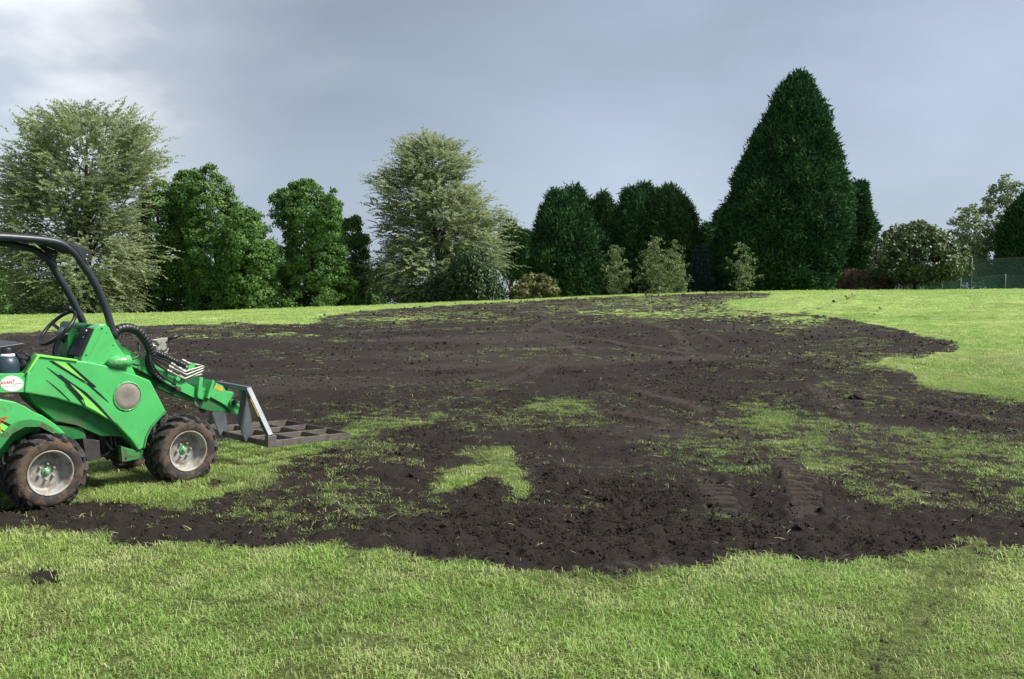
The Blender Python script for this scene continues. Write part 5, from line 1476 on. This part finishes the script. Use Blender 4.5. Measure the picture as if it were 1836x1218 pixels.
def build_grader():
    A = Lc(479.6, 802.6, 0.0); B = Lc(627.0, 786.0, 0.0)
    G = empty('levelling_frame', (0, 0, 0), label='bare steel grid levelling frame coupled to the front of the loader', category='grader')
    x = (B - A).normalized(); y = Vector((0, 1, 0)); z = x.cross(y).normalized(); y = z.cross(x)
    Lg = (B - A).length; Wg = 1.0; H = .058; T = .012
    LM = MW @ (Matrix.Translation(A) @ Matrix((x, y, z)).transposed().to_4x4())
    G.matrix_world = LM
    GI = LM.inverted()
    def q(px, py, Y): return GI @ (MW @ Lc(px, py, Y))
    h = H / 2
    for yy in (0, Wg): beam('side_bar', (0, yy, h), (Lg, yy, h), T, H, 'steel_brown', G)
    for xx in (T * .5 + .001, Lg - T * .5 - .001): beam('end_bar', (xx, T * .5 + .001, h), (xx, Wg - T * .5 - .001, h), T, H - .003, 'steel_brown', G)
    for f in (1 / 3, 2 / 3):
        beam('long_slat', (T + .003, Wg * f, h), (Lg - T - .003, Wg * f, h), .009, H - .008, 'steel_brown', G)
    for f in (1 / 3, 2 / 3):
        for i in range(3):
            beam('cross_slat', (Lg * f, Wg * i / 3 + .009, h), (Lg * f, Wg * (i + 1) / 3 - .009, h), .009, H - .010, 'steel_brown', G)
    # uprights and headstock
    Yt0, Yt1 = .27, .73
    tn = q(444, 697, Yt0); tf = tn + Vector((0, Yt1 - Yt0, 0))
    for yb, tp in ((.02, tn), (Wg - .02, tf)):
        up_ = beam('upright', (.035, yb, .095), tp, .050, .050, 'steel', G, (0, 1, 0), .004)
        beam('foot', (.045, yb, .05), (.045, yb, .10), .052, .09, 'steel_brown', G, (1, 0, 0), .003)
        if yb < .5:
            a = Vector((.035, yb, .095)); d = tp - a
            n_ = Vector((0, -1, 0)); 
            beam('label_plate', a + d * .40 + Vector((-.028, -.006, 0)) + n_ * .0, a + d * .78 + Vector((-.028, -.006, 0)), .003, .022, 'yellow_print', G, (0, 1, 0), .0)
    beam('top_bar', tn + Vector((0, -.02, 0)), tf + Vector((0, .02, 0)), .05, .04, 'steel', G, (0, 0, 1), .004)
    pl = [(440, 699), (443, 716), (449, 741), (453.5, 768), (451, 783), (440.5, 792.5), (433, 772), (426, 751.5), (431, 728), (433, 704)]
    for dy in (.30, .72):
        pts = [q(a, b, .30) for a, b in pl]
        bm = bmesh.new()
        f0 = [bm.verts.new((p.x, dy, p.z)) for p in pts]; f1 = [bm.verts.new((p.x, dy + .014, p.z)) for p in pts]
        bm.faces.new(f0); bm.faces.new(f1[::-1])
        for i in range(len(pts)): bm.faces.new((f0[(i + 1) % len(pts)], f0[i], f1[i], f1[(i + 1) % len(pts)]))
        bmesh.ops.recalc_face_normals(bm, faces=bm.faces[:])
        me = bpy.data.meshes.new('headstock_plate'); bm.to_mesh(me); bm.free()
        link('headstock_plate', me, M['steel'], G)
    for dy in (.36, .62):
        p = q(437, 703, .33)
        o = link('coupler_lug', box_mesh('coupler_lug', .05, .03, .07, .004), M['steel'], G); o.location = (p.x, dy, p.z)
    return G
build_grader()

def build_small():
    # bottle standing on the platform and a black bag behind it
    p = MW @ Lc(13, 671, .26)
    b = empty('drink_bottle', p, label='blue-grey drink bottle with dark lid standing by the loader seat', category='bottle')
    link('bottle_body', lathe_mesh('bottle_body', [(0, 0), (.075, 0), (.082, .01), (.083, .07), (.078, .10), (.060, .125), (.046, .135), (.044, .142)], 'Z', 28), M['bottle'], b)
    link('bottle_collar', lathe_mesh('bottle_collar', [(.049, .128), (.056, .131), (.054, .145), (.045, .150)], 'Z', 28), M['white_vinyl'], b)
    link('bottle_lid', lathe_mesh('bottle_lid', [(.045, .142), (.046, .185), (.041, .195), (.0, .197)], 'Z', 24), M['black'], b)
    p = MW @ Lc(45, 670, .36)
    r = np.random.default_rng(5)
    bm = bmesh.new(); bmesh.ops.create_icosphere(bm, subdivisions=4, radius=1.0)
    for v in bm.verts:
        c = v.co
        k = 1 + .22 * (float(fbm(np.array(c.x * 2.2 + c.z), np.array(c.y * 2.2 - c.z * .7), 5, 4)) - .5) * 2
        k -= .10 * abs(math.sin(c.x * 5 + c.z * 4 + c.y * 3))
        v.co = Vector((c.x * .13 * k, c.y * .12 * k, (c.z * .10 + .085) * k))
    me = bpy.data.meshes.new('cloth_bag'); bm.to_mesh(me); bm.free()
    for q in me.polygons: q.use_smooth = True
    o = link('cloth_bag', me, M['cloth'], None, label='crumpled black cloth bag lying beside the loader seat', category='bag'); o.location = p
build_small()

def build_clods():
    # the few clods big enough to tell apart, each an uneven lump of earth
    for i, (px, py, r, lab) in enumerate([(1535, 713, .075, 'dark lone clod of earth between the green patches on the right of the soil'), (1443, 948, .05, 'rough clod with torn roots at the near edge of the soil'), (612, 962, .04, 'small dark clod at the near soil edge in front of the levelling frame')]):
        x, y = ground_at(px, py)
        bm = bmesh.new(); bmesh.ops.create_icosphere(bm, subdivisions=4, radius=1.0)
        for v in bm.verts:
            c = v.co.copy()
            k = 1 + 1.1 * (float(fbm(np.array(c.x * 2.6 + i * 3 + c.z * 2), np.array(c.y * 2.6 - c.z * 2), 211 + i, 4, .7)) - .5)
            v.co = Vector((c.x * k * r * 1.25, c.y * k * r, c.z * k * r * .7))
        me = bpy.data.meshes.new('soil_clod'); bm.to_mesh(me); bm.free()
        o = link('soil_clod', me, M['soil'], None, label=lab, category='clod', group='clods on the spread soil')
        o.location = (x, y, float(gz(x, y)) + float(big_relief(np.array(x), np.array(y))) + r * .15)
build_clods()
